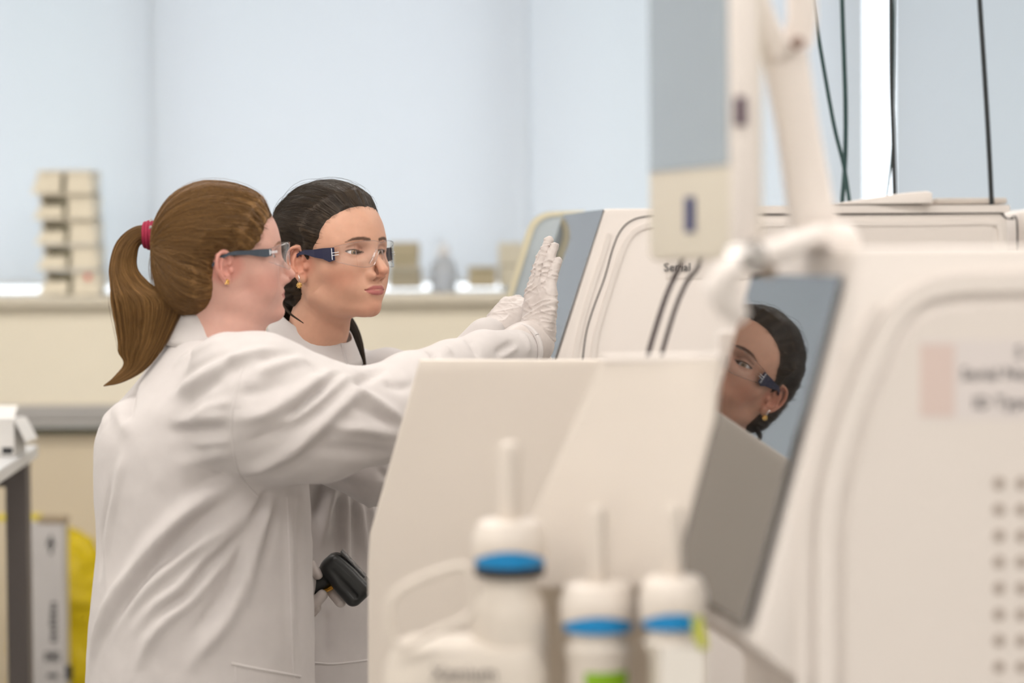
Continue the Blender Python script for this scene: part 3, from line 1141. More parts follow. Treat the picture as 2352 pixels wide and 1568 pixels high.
# side leaf of the instrument beside the bottles, tilted towards the ceiling lights
A0 = P(1388, 822, 2.77)
A1 = P(1246, 1140, 2.77)
B0 = P(1660, 818, 2.70)
rn = (A1 - A0).cross(B0 - A0).normalized()
RP = [on_plane(x, y, A0, rn) for x, y in ((1388, 822), (1246, 1140), (1152, 1350), (1552, 1350), (1557, 1300), (1648, 960), (1660, 818))]
MB().prism(RP, (0, .024, 0), .004).build('side_leaf', BAY, near, True)
MB().tube([A0 + Vector((0, .004, -.002)), B0 + Vector((0, .004, -.002))], .005, 10).build('leaf_edge', PLAST, near, True)
# short post by the glass
q = P(1676, 760, 2.97)
MB().box((q.x - .014, q.y, q.z - .26), (q.x + .014, q.y + .03, q.z), .004).build('corner_post', PLAST, near, True)

WCAP = mat('white_cap', (.76, .69, .62), .38, coat=.2)
BLUE = mat('blue_cap', (.006, .26, .60), .35)
BLACKR = mat('black_ring', (.012, .009, .010), .5)
BOT = mat('milky_bottle', (.70, .635, .56), .35, noise=.02)
CLEARP = mat('clear_neck', (.70, .64, .54), .25, trans=.25)


def bottle(cx, y_top, y_blue0, y_blue1, half, d, name, label, rod_top, body_half, y_shoulder, ring=False, rod_half=26):
    k = d / FPX
    g = lambda y: P(cx, y, d).z
    c = P(cx, y_top, d)
    r = empty(name, (c.x, c.y, .75), label, 'bottle', 'reagent bottles with blue caps')
    R = half * k
    zt, z0, z1 = g(y_top), g(y_blue0), g(y_blue1)
    hold = MB().lathe([(0, 0), (R * .70, 0), (R * .86, -.004), (R * .93, -.012), (R, -.020), (R, z0 - zt + .004), (R * .97, z0 - zt), (R * .9, z0 - zt)], (c.x, c.y, zt), n=32, closed=False)
    # the skirt is cut away in an arch at the front, where the blue cap shows
    hv = hold.v
    hold.v = [(x, y, z + (.0135 * max(0, -(y - c.y) / R) ** 1.5 if z < z0 + .006 else 0)) for x, y, z in hv]
    hold.build('cap_holder', WCAP, r, True)
    rb = R * .94
    MB().lathe([(0, 0), (rb, 0), (rb, -(z0 - z1 + .018) * .75), (rb * .95, -(z0 - z1 + .018))], (c.x, c.y, z0 + .018), n=32).build('cap', BLUE, r, True)
    zc = z1
    if ring:
        MB().lathe([(0, 0), (rb * 1.0, 0), (rb * 1.0, -.0095), (0, -.0095)], (c.x, c.y, zc), n=32, closed=False).build('seal_ring', BLACKR, r, True)
        zc -= .0095
    rod = rod_half * k
    MB().lathe([(rod, 0), (rod, g(rod_top) - zt - rod), (rod * .8, g(rod_top) - zt - rod * .35), (rod * .4, g(rod_top) - zt - .001), (0, g(rod_top) - zt)], (c.x, c.y, zt), n=20, closed=False).build('sipper_tube', BAY, r, True)
    zs = g(y_shoulder)
    bh = body_half * k
    MB().lathe([(rb * .80, 0), (rb * .80, -(zc - zs) * .45), (rb * .95, -(zc - zs) * .7), (bh, zs - zc - .008), (bh, -(zc - .712)), (bh * .9, -(zc - .702)), (0, -(zc - .702))], (c.x, c.y, zc), n=36).build('bottle', BOT, r, True)
    return r, c, k


D1, D2, D3 = 2.67, 2.64, 2.585
r1, cc1, k1 = bottle(1170, 1192, 1284, 1299, 86, D1, 'reagent_jug', 'large milky jug with black sealing ring, foremost left of the bottles', 1010, 88, 1408, ring=True, rod_half=27)
# squared jug body with moulded grip to the left
g = lambda y: P(1100, y, D1).z
x0, x1 = P(885, 1500, D1).x, P(1257, 1500, D1).x
MB().box((x0, cc1.y - .055,   .702), (x1, cc1.y + .055, g(1462)), .030).build('jug_body', BOT, r1, True)
hp = [P(x, y, D1 - .058) for x, y in ((905, 1475), (893, 1440), (897, 1385), (925, 1350), (1000, 1315), (1060, 1300), (1078, 1320), (1086, 1390), (1070, 1420), (1000, 1450), (930, 1485), (905, 1475))]
MB().tube(catmull(hp, 5), .0046, 10, cap=False).build('grip_loop', mat('grip_translucent', (.70, .63, .555), .4), r1, True)
tx = P(990, 1562, D1 - .0565)
text_obj('lettering', 'Xenium', frame(tx, (1, 0, 0), (0, .0, 1)), .0225, mat('brown_marker', (.05, .035, .03), .6), r1, .0004)
r2, cc2, k2 = bottle(1373, 1336, 1432, 1446, 88, D2, 'reagent_bottle', 'middle reagent bottle with blue cap and green label', 1160, 72, 1505, rod_half=22)
lo_, hi_ = P(1340, 1640, D2 - .036), P(1438, 1547, D2 - .036)
GREEN = mat('green_label', (.22, .42, .005), .5)
lab = MB()
R = 72 * k2 + .0008
n = 14
v, f = [], []
a0_, a1_ = math.asin((1340 - 1373) * k2 / R), math.asin((1438 - 1373) * k2 / R)
for i in range(n):
    a = a0_ + (a1_ - a0_) * i / (n - 1)
    for z in (lo_.z, hi_.z):
        for rr in (R, R - .0007):
            v.append((cc2.x + rr * math.sin(a), cc2.y - rr * math.cos(a), z))
for i in range(n - 1):
    q, s = i * 4, i * 4 + 4
    f += [(q, s, s + 2, q + 2), (q + 1, q + 3, s + 3, s + 1), (q, q + 1, s + 1, s), (q + 2, s + 2, s + 3, q + 3)]
lab.add(v, f).build('label_sticker', GREEN, r2)
WL = mat('white_card_label', (.80, .76, .70), .5)
r3, cc3, k3 = bottle(1546, 1322, 1426, 1440, 78, D3, 'reagent_bottle', 'right reagent bottle with blue cap and yellow-green tag', 1156, 54, 1490, rod_half=22)
lo_, hi_ = pxbox(1517, 1487, 1622, 1640, D3 - .045, .004)
MB().box(lo_, hi_, .001).build('paper_label', WL, r3)
tg = [P(x, y, D3 - .050) for x, y in ((1588, 1420), (1612, 1414), (1627, 1488), (1610, 1492), (1592, 1462))]
MB().prism(tg, (0, .002, 0)).build('tag', mat('yellow_green_tag', (.48, .50, .06), .5), r3)
# bay back wall, shelf and base under the bottles
YB = P(0, 0, 2.86).y
MB().box((P(1130, 1400, 2.83).x, YB - .03, .70), (P(1600, 1400, 2.83).x, YB - .01, P(1300, 1340, 2.83).z), .004).build('bay_wall', mat('bay_wall', (.58, .50, .40), .55), near)
MB().box((P(860, 1500, 2.8).x, P(0, 0, 2.46).y, .68), (P(1625, 1500, 2.6).x, YB, .70), .004).build('bay_shelf', PLAST, near)
MB().box((P(860, 1500, 2.8).x, P(0, 0, 2.48).y, 0), (P(1600, 1500, 2.6).x, YB, .68), .01).build('bay_base', PLAST2, near)

# ------------------------------------------------------------------ barcode scanner held in the left hand
SCB = mat('scanner_black', (.012, .013, .013), .38, noise=.1, nscale=60)
sc = empty('barcode_scanner', tuple(P(765, 1330, 3.85)), 'black handheld barcode scanner with orange trigger gripped before the white coat', 'scanner')
DS = 3.852
pa, pb = P(756, 1286, DS), P(832, 1368, DS)


def scan_fn(p):
    d0 = np.array(tuple((pb - pa).normalized()), np.float32)
    n0 = np.cross(d0, (0, 1, 0))
    q = rot(p, tuple((pa + pb) / 2), np.stack([d0, n0, np.array((0, 1, 0))]))
    L = (pb - pa).length / 2
    x = np.clip((q[:, 0] + L) / (2 * L), -.3, 1.3)
    hw = np.interp(x, [-.25, 0, .5, 1.0, 1.2], [.0145, .0195, .0235, .0240, .0225])
    ht = np.interp(x, [-.25, 0, .5, 1.0, 1.2], [.018, .026, .031, .034, .033])
    b = np.abs(q[:, :3]) - np.stack([np.full(len(x), L + .006), hw, ht], 1)
    r = .014
    b = b + r
    d = np.sqrt((np.maximum(b, 0) ** 2).sum(1)) + np.minimum(b.max(1), 0) - r
    # moulded groove along the side
    d = smax(d, -(np.sqrt((q[:, 1] + .004) ** 2 + (q[:, 2] - (-.033)) ** 2) - .004 + np.clip(np.abs(q[:, 0] - .004) - .028, 0, 1)), .004)
    h = chain(p, [P(758, 1312, DS), P(735, 1338, DS), P(700, 1368, DS), P(680, 1390, DS)], [.017, .0145, .0155, .0165])
    return smin(d, h, .008)


c = (pa + pb) / 2
V, Q = mesh_sdf(scan_fn, (c.x - .10, c.y - .05, c.z - .08), (c.x + .06, c.y + .05, c.z + .07), .002)
link('scanner_body', mesh_of('scanner_body', V, Q), SCB, sc, True)
tr = [P(x, y, DS - .013) for x, y in ((722, 1366), (736, 1355), (750, 1353), (760, 1345), (772, 1348), (777, 1356), (766, 1352), (756, 1358), (742, 1364), (728, 1369))]
MB().prism(tr, (0, .022, 0), .003).build('trigger', mat('orange_trigger', (.72, .33, .01), .4), sc, True)
MB().prism([P(x, y, DS - .018) for x, y in ((780, 1358), (786, 1356), (798, 1372), (794, 1377))], (0, .004, 0)).build('light_bar', mat('grey_strip', (.42, .41, .38), .35), sc)
d0 = (pb - pa).normalized()
n0 = Vector((-d0.z, 0, d0.x))
if n0.z < 0:
    n0 = -n0
pan = MB()
s0 = pa + n0 * .0235 + Vector((0, -.016, 0))
pan.prism([s0 + d0 * .002, s0 + d0 * .058, s0 + d0 * .058 + Vector((0, .030, 0)), s0 + d0 * .002 + Vector((0, .030, 0))], n0 * .003, .001)
po = pan.build('top_panel', mat('panel_grey', (.06, .06, .062), .3), sc)
for t in (.014, .026, .046):
    MB().lathe([(0, 0), (.0045, 0), (.0042, .0014), (0, .0016)], s0 + d0 * t + n0 * .0028 + Vector((0, .008, 0)), n0, 14, closed=False).build('button', mat('button_grey', (.30, .29, .29), .35), po, True)
# ------------------------------------------------------------------ heads (local frame: x ahead, y left, z up, eye level z = 0)
def poly2(p, poly):
    """Signed distance (negative inside) of 2-D points to a polygon."""
    poly = np.asarray(poly, np.float32)
    d = np.full(len(p), 1e9, np.float32)
    s = np.ones(len(p), np.float32)
    n = len(poly)
    j = n - 1
    for i in range(n):
        e = poly[j] - poly[i]
        w = p - poly[i]
        t = np.clip((w @ e) / (e @ e), 0, 1)
        b = w - t[:, None] * e
        d = np.minimum(d, (b * b).sum(1))
        c1 = p[:, 1] >= poly[i, 1]
        c2 = p[:, 1] < poly[j, 1]
        c3 = e[0] * w[:, 1] > e[1] * w[:, 0]
        fl = (c1 & c2 & c3) | (~c1 & ~c2 & ~c3)
        s = np.where(fl, -s, s)
        j = i
    return s * np.sqrt(d)


EAR_C = np.array((-0.004, 0.0735, -0.010))
_ex = np.array((0.90, -0.42, 0.10))
_ez = np.array((-0.20, 0.06, 0.98))
_ex = _ex / np.linalg.norm(_ex)
_ez = _ez - _ex * (_ez @ _ex)
_ez = _ez / np.linalg.norm(_ez)
_en = np.cross(_ez, _ex)
if _en[1] < 0:
    _en = -_en
EAR_R = np.stack([_ex, _ez, _en])


def ear_pt(a, b, n=0.0):
    return EAR_C + EAR_R.T @ np.array((a, b, n))


def ear_sdf(p2, sc=1.0, dz=0.0):
    q = rot(p2, EAR_C + np.array((0, 0, dz)), EAR_R) / np.float32(sc)
    near = (np.abs(q) < 0.06).all(1)
    out = np.full(len(p2), 0.05, np.float32)
    d0 = np.sqrt((q * q).sum(1)) - 0.034
    out = np.maximum(d0, 0.02).astype(np.float32)
    if not near.any():
        return out
    q = q[near]
    hel = [(0.004, 0.001, .001), (.0115, .008, .003), (.0145, .018, .0045), (.010, .0285, .005), (0, .0325, .005), (-.0105, .029, .005),
           (-.017, .017, .005), (-.0175, .003, .004), (-.013, -.011, .003), (-.006, -.021, .001)]
    d = chain(q, catmull(hel, 3), np.linspace(.0034, .0030, 28), .001)
    anti = [(-.002, .020, .001), (-.0085, .010, .002), (-.0095, -.002, .002), (-.005, -.0115, .002)]
    d = smin(d, chain(q, anti, [.0032, .0036, .0036, .0034]), .003)
    d = smin(d, ell(q, (-.002, .004, -.0030), (.0165, .028, .0042)), .003)
    d = smin(d, ell(q, (.0015, -.0245, .000), (.0088, .0105, .0046)), .004)
    d = smax(d, -ell(q, (.0035, -.002, .0058), (.0085, .0105, .0090)), .003)
    d = smax(d, -chain(q, [(-.004, .025, .006), (-.012, .016, .006), (-.0135, .003, .0055)], [.003, .003, .002]), .003)
    d = smin(d, ell(q, (.0135, -.006, .002), (.0050, .0058, .0042)), .003)
    d = smin(d, ell(q, (.0035, -.0145, .001), (.0045, .0036, .0038)), .003)
    d = smax(d, -sph(q, (.0085, -.004, -.003), .0042), .002)
    out[near] = d
    return out * sc


class Head:
    def __init__(self, **k):
        self.neck = [(-0.020, 0, -0.055), (-0.045, 0, -0.14), (-0.055, 0, -0.20)]
        self.neck_r = [0.047, 0.050, 0.062]
        self.nose = 0.0
        self.hairline = [(.105, .070), (.088, .0715), (.066, .062), (.050, .046), (.040, .024), (.024, .006), (.013, -.012), (.004, -.006),
                         (.004, .016), (-.010, .022), (-.024, .010), (-.026, -.025), (-.040, -.055), (-.062, -.080), (-.2, -.095), (-.2, .25), (.2, .25)]
        self.hair_t = 0.010
        self.edge = .32
        self.top = .004
        self.tie = (-.118, 0, .030)
        self.jaw = 1.0
        self.back = 1.0
        self.zs = .88
        self.ear_s = .9
        self.ear_dz = -.003
        self.chin = 0.0
        self.cheek = 0.0
        self.smile = 0.0
        self.__dict__.update(k)

    def skull(self, p2):
        if self.back != 1.0:
            p2 = p2.copy()
            p2[:, 0] = np.where(p2[:, 0] < 0, p2[:, 0] * self.back, p2[:, 0])
        d = ell(p2, (-.006, 0, .028), (.097, .0745, .084))
        d = smin(d, ell(p2, (.036, 0, .020), (.057, .062, .070)), .03)
        return d

    def warp(self, p):
        """Features are laid out on a longer face; below the eyes it is drawn together."""
        q = p.copy()
        q[:, 2] = np.where(q[:, 2] < 0, q[:, 2] / self.zs, q[:, 2])
        return q

    def sdf(self, p0):
        p = self.warp(p0)
        p2 = p.copy()
        p2[:, 1] = np.abs(p2[:, 1])
        j = self.jaw
        ck = self.cheek
        d = self.skull(p2)
        d = smin(d, ell(p2, (.036, 0, -.040), (.052, .055, .066)), .03)
        d = smin(d, ell(p2, (.054, .040, -.030), (.026, .0225, .020)), .02)
        d = smin(d, ell(p2, (.056, .030 + ck, -.060), (.026, .022 + ck, .028)), .02)
        d = smin(d, chain(p2, [(-.006, .050, -.030), (.002, .046 * j, -.070), (.044, .031 * j, -.096), (.080 + self.chin, .008, -.105)], [.014, .015, .0135, .012]), .028)
        d = smin(d, ell(p2, (.0795 + self.chin, 0, -.100), (.0165, .019, .014)), .014)
        d = smin(d, chain(p2, [(.084, .005, .014), (.0795, .025, .0185), (.062, .047, .013)], [.0085, .0085, .0078]), .016)
        d = smax(d, -ell(p2, (.100, .0325, .000), (.021, .021, .0125)), .013)
        # nose
        n = self.nose
        d = smin(d, chain(p2, [(.086, 0, .010), (.0945, 0, -.008), (.1045 + n, 0, -.0245), (.1105 + n, 0, -.0370)], [.0066, .0066, .0070, .0084]), .011)
        d = smin(d, cap(p2, (.084, .007, -.006), (.094, .0095, -.040), .0055), .011)
        d = smin(d, ell(p2, (.0965, .0115, -.0455), (.0112, .0060, .0074)), .006)
        d = smin(d, cap(p2, (.097, 0, -.0510), (.1065 + n, 0, -.0470), .0042), .005)
        # mouth area
        d = smin(d, ell(p2, (.0745, 0, -.070), (.0235, .030, .026)), .016)
        s = self.smile
        d = smin(d, chain(p2, [(.0965, 0, -.0665), (.0948, .009, -.0658), (.0905, .017, -.0685), (.0845, .0235, -.0708 + s)], [.0040, .0040, .0031, .0018]), .004)
        d = smin(d, chain(p2, [(.0945, 0, -.0768), (.0930, .010, -.0757), (.0880, .018, -.0733), (.0835, .0225, -.0715 + s)], [.0053, .0048, .0033, .0016]), .004)
        d = smax(d, -chain(p2, [(.1040, 0, -.0715), (.1015, .010, -.0708), (.095, .018, -.0715), (.0865, .0250, -.0713 + s)], [.0014, .0014, .0012, .0006]), .0025)
        d = smax(d, -ell(p2, (.1045, 0, -.0885), (.0085, .022, .0050)), .009)
        # eyelids and opening
        E = (.0705, .0315, -.0005)
        d = smin(d, sph(p2, E, .0139), .005)
        u = (p2[:, 1] - .0315) / .0150
        w = np.clip(1 - u * u, 0, 1)
        tilt = u * .0012
        zu = .0034 * w ** .8 + tilt
        zl = -.0046 * w ** .8 + tilt
        o2 = np.maximum(p2[:, 2] - zu, zl - p2[:, 2])
        o2 = np.where(np.abs(u) < 1, o2, np.abs(u) * .015 - .015 + .001)
        d = smax(d, -np.maximum(o2, .0665 - p2[:, 0]), .0008)
        # upper lid crease
        d = smax(d, -chain(p2, [(.0845, .019, .0055), (.0868, .030, .0088), (.0805, .043, .0065)], [.0012, .0014, .0010]), .004)
        # nostrils
        d = smax(d, -ell(p2, (.1030, .0064, -.0530), (.0062, .0033, .0040)), .002)
        # neck with its side muscles
        dn = chain(p0, self.neck, self.neck_r, .02)
        dn = smin(dn, ell(p2, (.022, 0, -.092), (.046, .036, .018)), .025)
        d = smin(d, dn, .022)
        p2[:, 2] = p0[:, 2]
        d = smin(d, ear_sdf(p2, self.ear_s, self.ear_dz), .004)
        return d

    def hair_in(self, p):
        """Distance inside the hair region (positive inside)."""
        t = -poly2(np.stack([p[:, 0], p[:, 2]], 1), self.hairline)
        return t + hashnoise(p, .007, 4) * .0024 * np.exp(-(t / .007) ** 2)

    def hair_sdf(self, p):
        p2 = p.copy()
        p2[:, 1] = np.abs(p2[:, 1])
        t = self.hair_in(p)
        th = np.clip(t * self.edge, -.006, self.hair_t) + np.clip((t - .02) * .06, 0, self.top)
        back = np.clip((-p[:, 0] - .02) / .06, 0, 1) * np.clip((.05 - p[:, 2]) / .1, 0, 1)
        d = self.skull(p2)
        nape = ell(p2, (-.042 + .03 * (self.back - 1), 0, -.035), (.045, .056, .055))
        d = smin(d, nape, .03)
        # fine combed relief running towards the tie
        T = np.asarray(self.tie, np.float32)
        q = p - T
        ang = np.arctan2(q[:, 1], q[:, 2] + .5 * q[:, 0])
        groove = np.sin(ang * 46 + 2.1 * np.sin(ang * 13)) * .0004 + np.sin(ang * 21 + 1.3) * .0006
        return d - th - np.where(t > .004, groove, 0) - back * .002


SKIN = {}


def head_colors(V, N, base, lips, blush, brow, brow_amt=0.85):
    c = np.tile(np.asarray(base, float), (len(V), 1))
    p = V.copy()
    ya = np.abs(p[:, 1])
    p2 = np.stack([p[:, 0], ya, p[:, 2]], 1)

    def mixc(mask, col):
        nonlocal c
        m = np.clip(mask, 0, 1)[:, None]
        c = c * (1 - m) + np.asarray(col) * m

    def blob(cn, r):
        return np.exp(-(((p2 - np.asarray(cn)) / np.asarray(r)) ** 2).sum(1))
    mot = hashnoise(p, .012, 3)[:, None] * .03 + hashnoise(p, .004, 5)[:, None] * .02
    c = c * (1 + mot)
    mixc(.38 * blob((.062, .046, -.045), (.03, .03, .022)), blush)
    mixc(.45 * blob((.115, 0, -.042), (.012, .014, .012)), blush)
    mixc(.40 * blob((.08, 0, -.102), (.02, .02, .014)), blush)
    e = np.sqrt(((p2 - EAR_C) ** 2).sum(1))
    mixc(.5 * np.clip((.036 - e) / .012, 0, 1), blush)
    mixc(.22 * blob((.082, .03, .0), (.014, .02, .009)), blush)
    # lips
    up = chain(p2, [(.1005, 0, -.0672), (.0985, .009, -.0668), (.0935, .017, -.0690), (.0860, .0238, -.0710)], [.0037, .0035, .0025, .0008])
    lo = chain(p2, [(.1000, 0, -.0768), (.0980, .010, -.0757), (.0920, .018, -.0733), (.0855, .0230, -.0714)], [.0049, .0045, .0029, .0008])
    mixc(np.clip(-np.minimum(up, lo) / .0008 + .6, 0, 1), lips)
    gr = chain(p2, [(.1040, 0, -.0715), (.1015, .010, -.0708), (.095, .018, -.0715), (.0885, .0232, -.0713)], [.0016, .0015, .0010, .0002])
    mixc(np.clip(-gr / .0006 + .3, 0, 1) * .8, np.asarray(lips) * .35)
    # eyebrows
    pb = p2.copy()
    pb[:, 0] = np.where(p2[:, 0] > .05, 0, 1)
    br = chain(pb, [(0, .012, .0185), (0, .025, .0210), (0, .038, .0205), (0, .0490, .0160)], [.0027, .0027, .0021, .0008])
    st = hashnoise(np.stack([p[:, 1] * .6 + p[:, 2], p[:, 1] * .2, p[:, 2] - p[:, 1] * .2], 1), .0022, 9)
    mixc(np.clip(-br / .0014 + .5 + st * .4, 0, 1) * brow_amt, brow)
    # lash line around the eye opening
    u = (ya - .0315) / .0152
    w = np.clip(1 - u * u, 0, 1)
    zu = .0034 * w ** .8 + u * .0012
    ll = np.exp(-((p[:, 2] - zu - .0006) / .0011) ** 2) * (np.abs(u) < 1.05) * (p[:, 0] > .07) * (np.abs(p[:, 2]) < .012)
    mixc(ll * .9, np.asarray(brow) * .5)
    zl = -.0046 * w ** .8 + u * .0012
    l2 = np.exp(-((p[:, 2] - zl + .0004) / .0008) ** 2) * (np.abs(u) < 1.0) * (p[:, 0] > .07) * (np.abs(p[:, 2]) < .012)
    mixc(l2 * .45, np.asarray(brow))
    # shade inside the nostrils, painted as a dark reddish tint
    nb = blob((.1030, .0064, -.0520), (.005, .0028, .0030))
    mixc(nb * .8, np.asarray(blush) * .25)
    return c


def np_xf(M, V):
    A = np.array(M)
    return V @ A[:3, :3].T + A[:3, 3]


def strands_mesh(paths, rad, cols, sides=3):
    """paths: (S, K, 3); rad: (S, K); cols: (S, 3) -> one mesh of thin tapered strands."""
    S, K, _ = paths.shape
    T = np.gradient(paths, axis=1)
    T /= np.linalg.norm(T, axis=2, keepdims=True) + 1e-12
    ref = np.array((.10, .92, .38))
    U = np.cross(T, ref)
    U /= np.linalg.norm(U, axis=2, keepdims=True) + 1e-12
    W = np.cross(T, U)
    ring = []
    for j in range(sides):
        a = 2 * math.pi * j / sides
        ring.append(paths + (U * math.cos(a) + W * math.sin(a)) * rad[..., None])
    V = np.stack(ring, 2).reshape(-1, 3)
    idx = np.arange(S * K * sides).reshape(S, K, sides)
    q = []
    for j in range(sides):
        k = (j + 1) % sides
        q.append(np.stack([idx[:, :-1, j], idx[:, :-1, k], idx[:, 1:, k], idx[:, 1:, j]], -1).reshape(-1, 4))
    Q = np.concatenate(q)
    C = np.repeat(cols, K * sides, 0)
    return V, Q, C


def radial(fn, C, U, r0=0.05, r1=0.16, it=11):
    """Distance along directions U from C to the zero of fn (bisection)."""
    lo = np.full(len(U), r0)
    hi = np.full(len(U), r1)
    for _ in range(it):
        m = (lo + hi) / 2
        f = fn((C + U * m[:, None]).astype(np.float32))
        lo = np.where(f < 0, m, lo)
        hi = np.where(f < 0, hi, m)
    return (lo + hi) / 2


def build_head(person, M, H, skin, lips, blush, brow, hair_col, hair_hi, iris, gaze, nstr=5200, seed=1, lab=('', '')):
    """Head skin, eyes and combed-back hair of one person; M maps the head frame to the world."""
    rng = np.random.default_rng(seed)
    lo, hi = (-.125, -.105, min(-.20, H.neck[-1][2] - .01)), (.135, .105, .125)
    V, Q = mesh_sdf(H.sdf, lo, hi, .00155)
    me = mesh_of('body', np_xf(M, V), Q)
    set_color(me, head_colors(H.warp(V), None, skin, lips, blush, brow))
    body = link('body', me, mat('skin_%d' % seed, rough=.48, attr='Col', sub=.12, bump=.08, nscale=900, spec=.35), person, True)
    # eyes
    me_m = mat('eye_white', (.80, .76, .74), .12, attr='Col', coat=.6)
    for s in (-1, 1):
        c = np.array((.0705, s * .0315, -.0005))
        n, k = 32, 90
        th, ph = np.meshgrid(np.linspace(0, math.pi, k), np.linspace(0, 2 * math.pi, n, endpoint=False), indexing='ij')
        loc = np.stack([np.cos(th), np.sin(th) * np.cos(ph), np.sin(th) * np.sin(ph)], -1).reshape(-1, 3)
        rr = np.where(th.ravel() < .45, .0122 + .0006 * np.clip(1 - (th.ravel() / .45) ** 2, 0, 1), .0122)
        g = np.asarray(gaze, float)
        g = g / np.linalg.norm(g)
        x = g
        y = np.cross((0, 0, 1), x)
        y /= np.linalg.norm(y)
        z = np.cross(x, y)
        v = c + (loc * rr[:, None]) @ np.stack([x, y, z])
        f = []
        for i in range(k - 1):
            for j in range(n):
                f.append((i * n + j, (i + 1) * n + j, (i + 1) * n + (j + 1) % n, i * n + (j + 1) % n))
        me = mesh_of('eye', np_xf(M, v), f)
        t = th.ravel()
        col = np.tile((.78, .72, .70), (len(t), 1))
        col[t < .43] = np.asarray(iris) * .45
        col[t < .39] = iris
        col[t < .17] = (.005, .005, .006)
        set_color(me, col)
        link('eye', me, me_m, body, True)
    # hair cap
    Vh, Qh = mesh_sdf(H.hair_sdf, (-.135, -.105, -.115), (.125, .105, .14), .0022)
    keep = H.hair_in(Vh.astype(np.float32)) > -.0065                # the cap ends just under the skin at the hairline
    Qh = Qh[keep[Qh].all(1)]
    used = np.unique(Qh)
    remap = np.full(len(Vh), -1)
    remap[used] = np.arange(len(used))
    Vh, Qh = Vh[used], remap[Qh]
    me = mesh_of('hair', np_xf(M, Vh), Qh)
    T = np.asarray(H.tie, float)
    q = Vh - T
    ang = np.arctan2(q[:, 1], q[:, 2] + .5 * q[:, 0])
    st = hashnoise(np.stack([ang * .1, ang * 0 + .3, np.linalg.norm(q, axis=1) * .02], 1), .004, seed)
    w = np.clip(.35 + .35 * st, 0, 1)[:, None]
    set_color(me, np.asarray(hair_col) * (1 - w) + np.asarray(hair_hi) * w)
    hm = mat('hair_%d' % seed, rough=.46, attr='Col', spec=.28)
    hair = link('hair', me, hm, person, True)
    # combed strands on the cap
    C = np.array((-.010, 0, .020))
    inside = H.hair_in(Vh)
    on = np.where((inside > -.006) & (Vh[:, 0] > T[0] + .01))[0]
    edge = on[inside[on] < .007]
    pick = np.concatenate([rng.choice(edge, nstr // 2), rng.choice(on, nstr - nstr // 2)])
    K = 16
    u0 = Vh[pick] - C
    u0 /= np.linalg.norm(u0, axis=1, keepdims=True)
    u0 += rng.normal(0, .01, u0.shape)
    u0 /= np.linalg.norm(u0, axis=1, keepdims=True)
    uT = T + rng.normal(0, .006, u0.shape) - C
    uT /= np.linalg.norm(uT, axis=1, keepdims=True)
    om = np.arccos(np.clip((u0 * uT).sum(1), -1, 1))
    paths = np.empty((nstr, K, 3))
    amp = rng.uniform(.0000, .0007, nstr)
    amp[:70] = rng.uniform(.002, .008, 70)                        # flyaway hairs
    for k in range(K):
        t = k / (K - 1)
        # the comb line sags a little below the straight great circle
        a = np.sin((1 - t) * om) / np.sin(om)
        b = np.sin(t * om) / np.sin(om)
        u = u0 * a[:, None] + uT * b[:, None]
        u[:, 2] += .10 * np.sin(math.pi * t) * H.__dict__.get('sweep', 0.4)
        u /= np.linalg.norm(u, axis=1, keepdims=True)
        r = radial(H.hair_sdf, C, u) + amp * math.sin(math.pi * min(1, .12 + t)) - (.0015 if k == 0 else 0)
        if k < 5:
            r = np.maximum(r, radial(lambda q: H.skull(np.abs(q) * np.array((0, 1, 0), np.float32) + q * np.array((1, 0, 1), np.float32)), C, u) + .0002)
        paths[:, k] = C + u * r[:, None]
    tt = np.linspace(0, 1, K)
    rad = np.outer(rng.uniform(.00016, .00030, nstr), np.clip(np.minimum(tt * 5 + .18, 1), 0, 1))
    w = rng.normal(.42, .20, nstr)
    w[:nstr // 2] -= .12
    w = np.clip(w, 0, 1.0)[:, None]
    cols = np.asarray(hair_col) * (1 - w) + np.asarray(hair_hi) * w
    v, qd, cc = strands_mesh(paths, rad, cols)
    me = mesh_of('hair_strands', np_xf(M, v), qd)
    set_color(me, cc)
    hs = link('hair_strands', me, hm, hair, True)
    hs['kind'] = 'stuff'
    return body, hair, hm


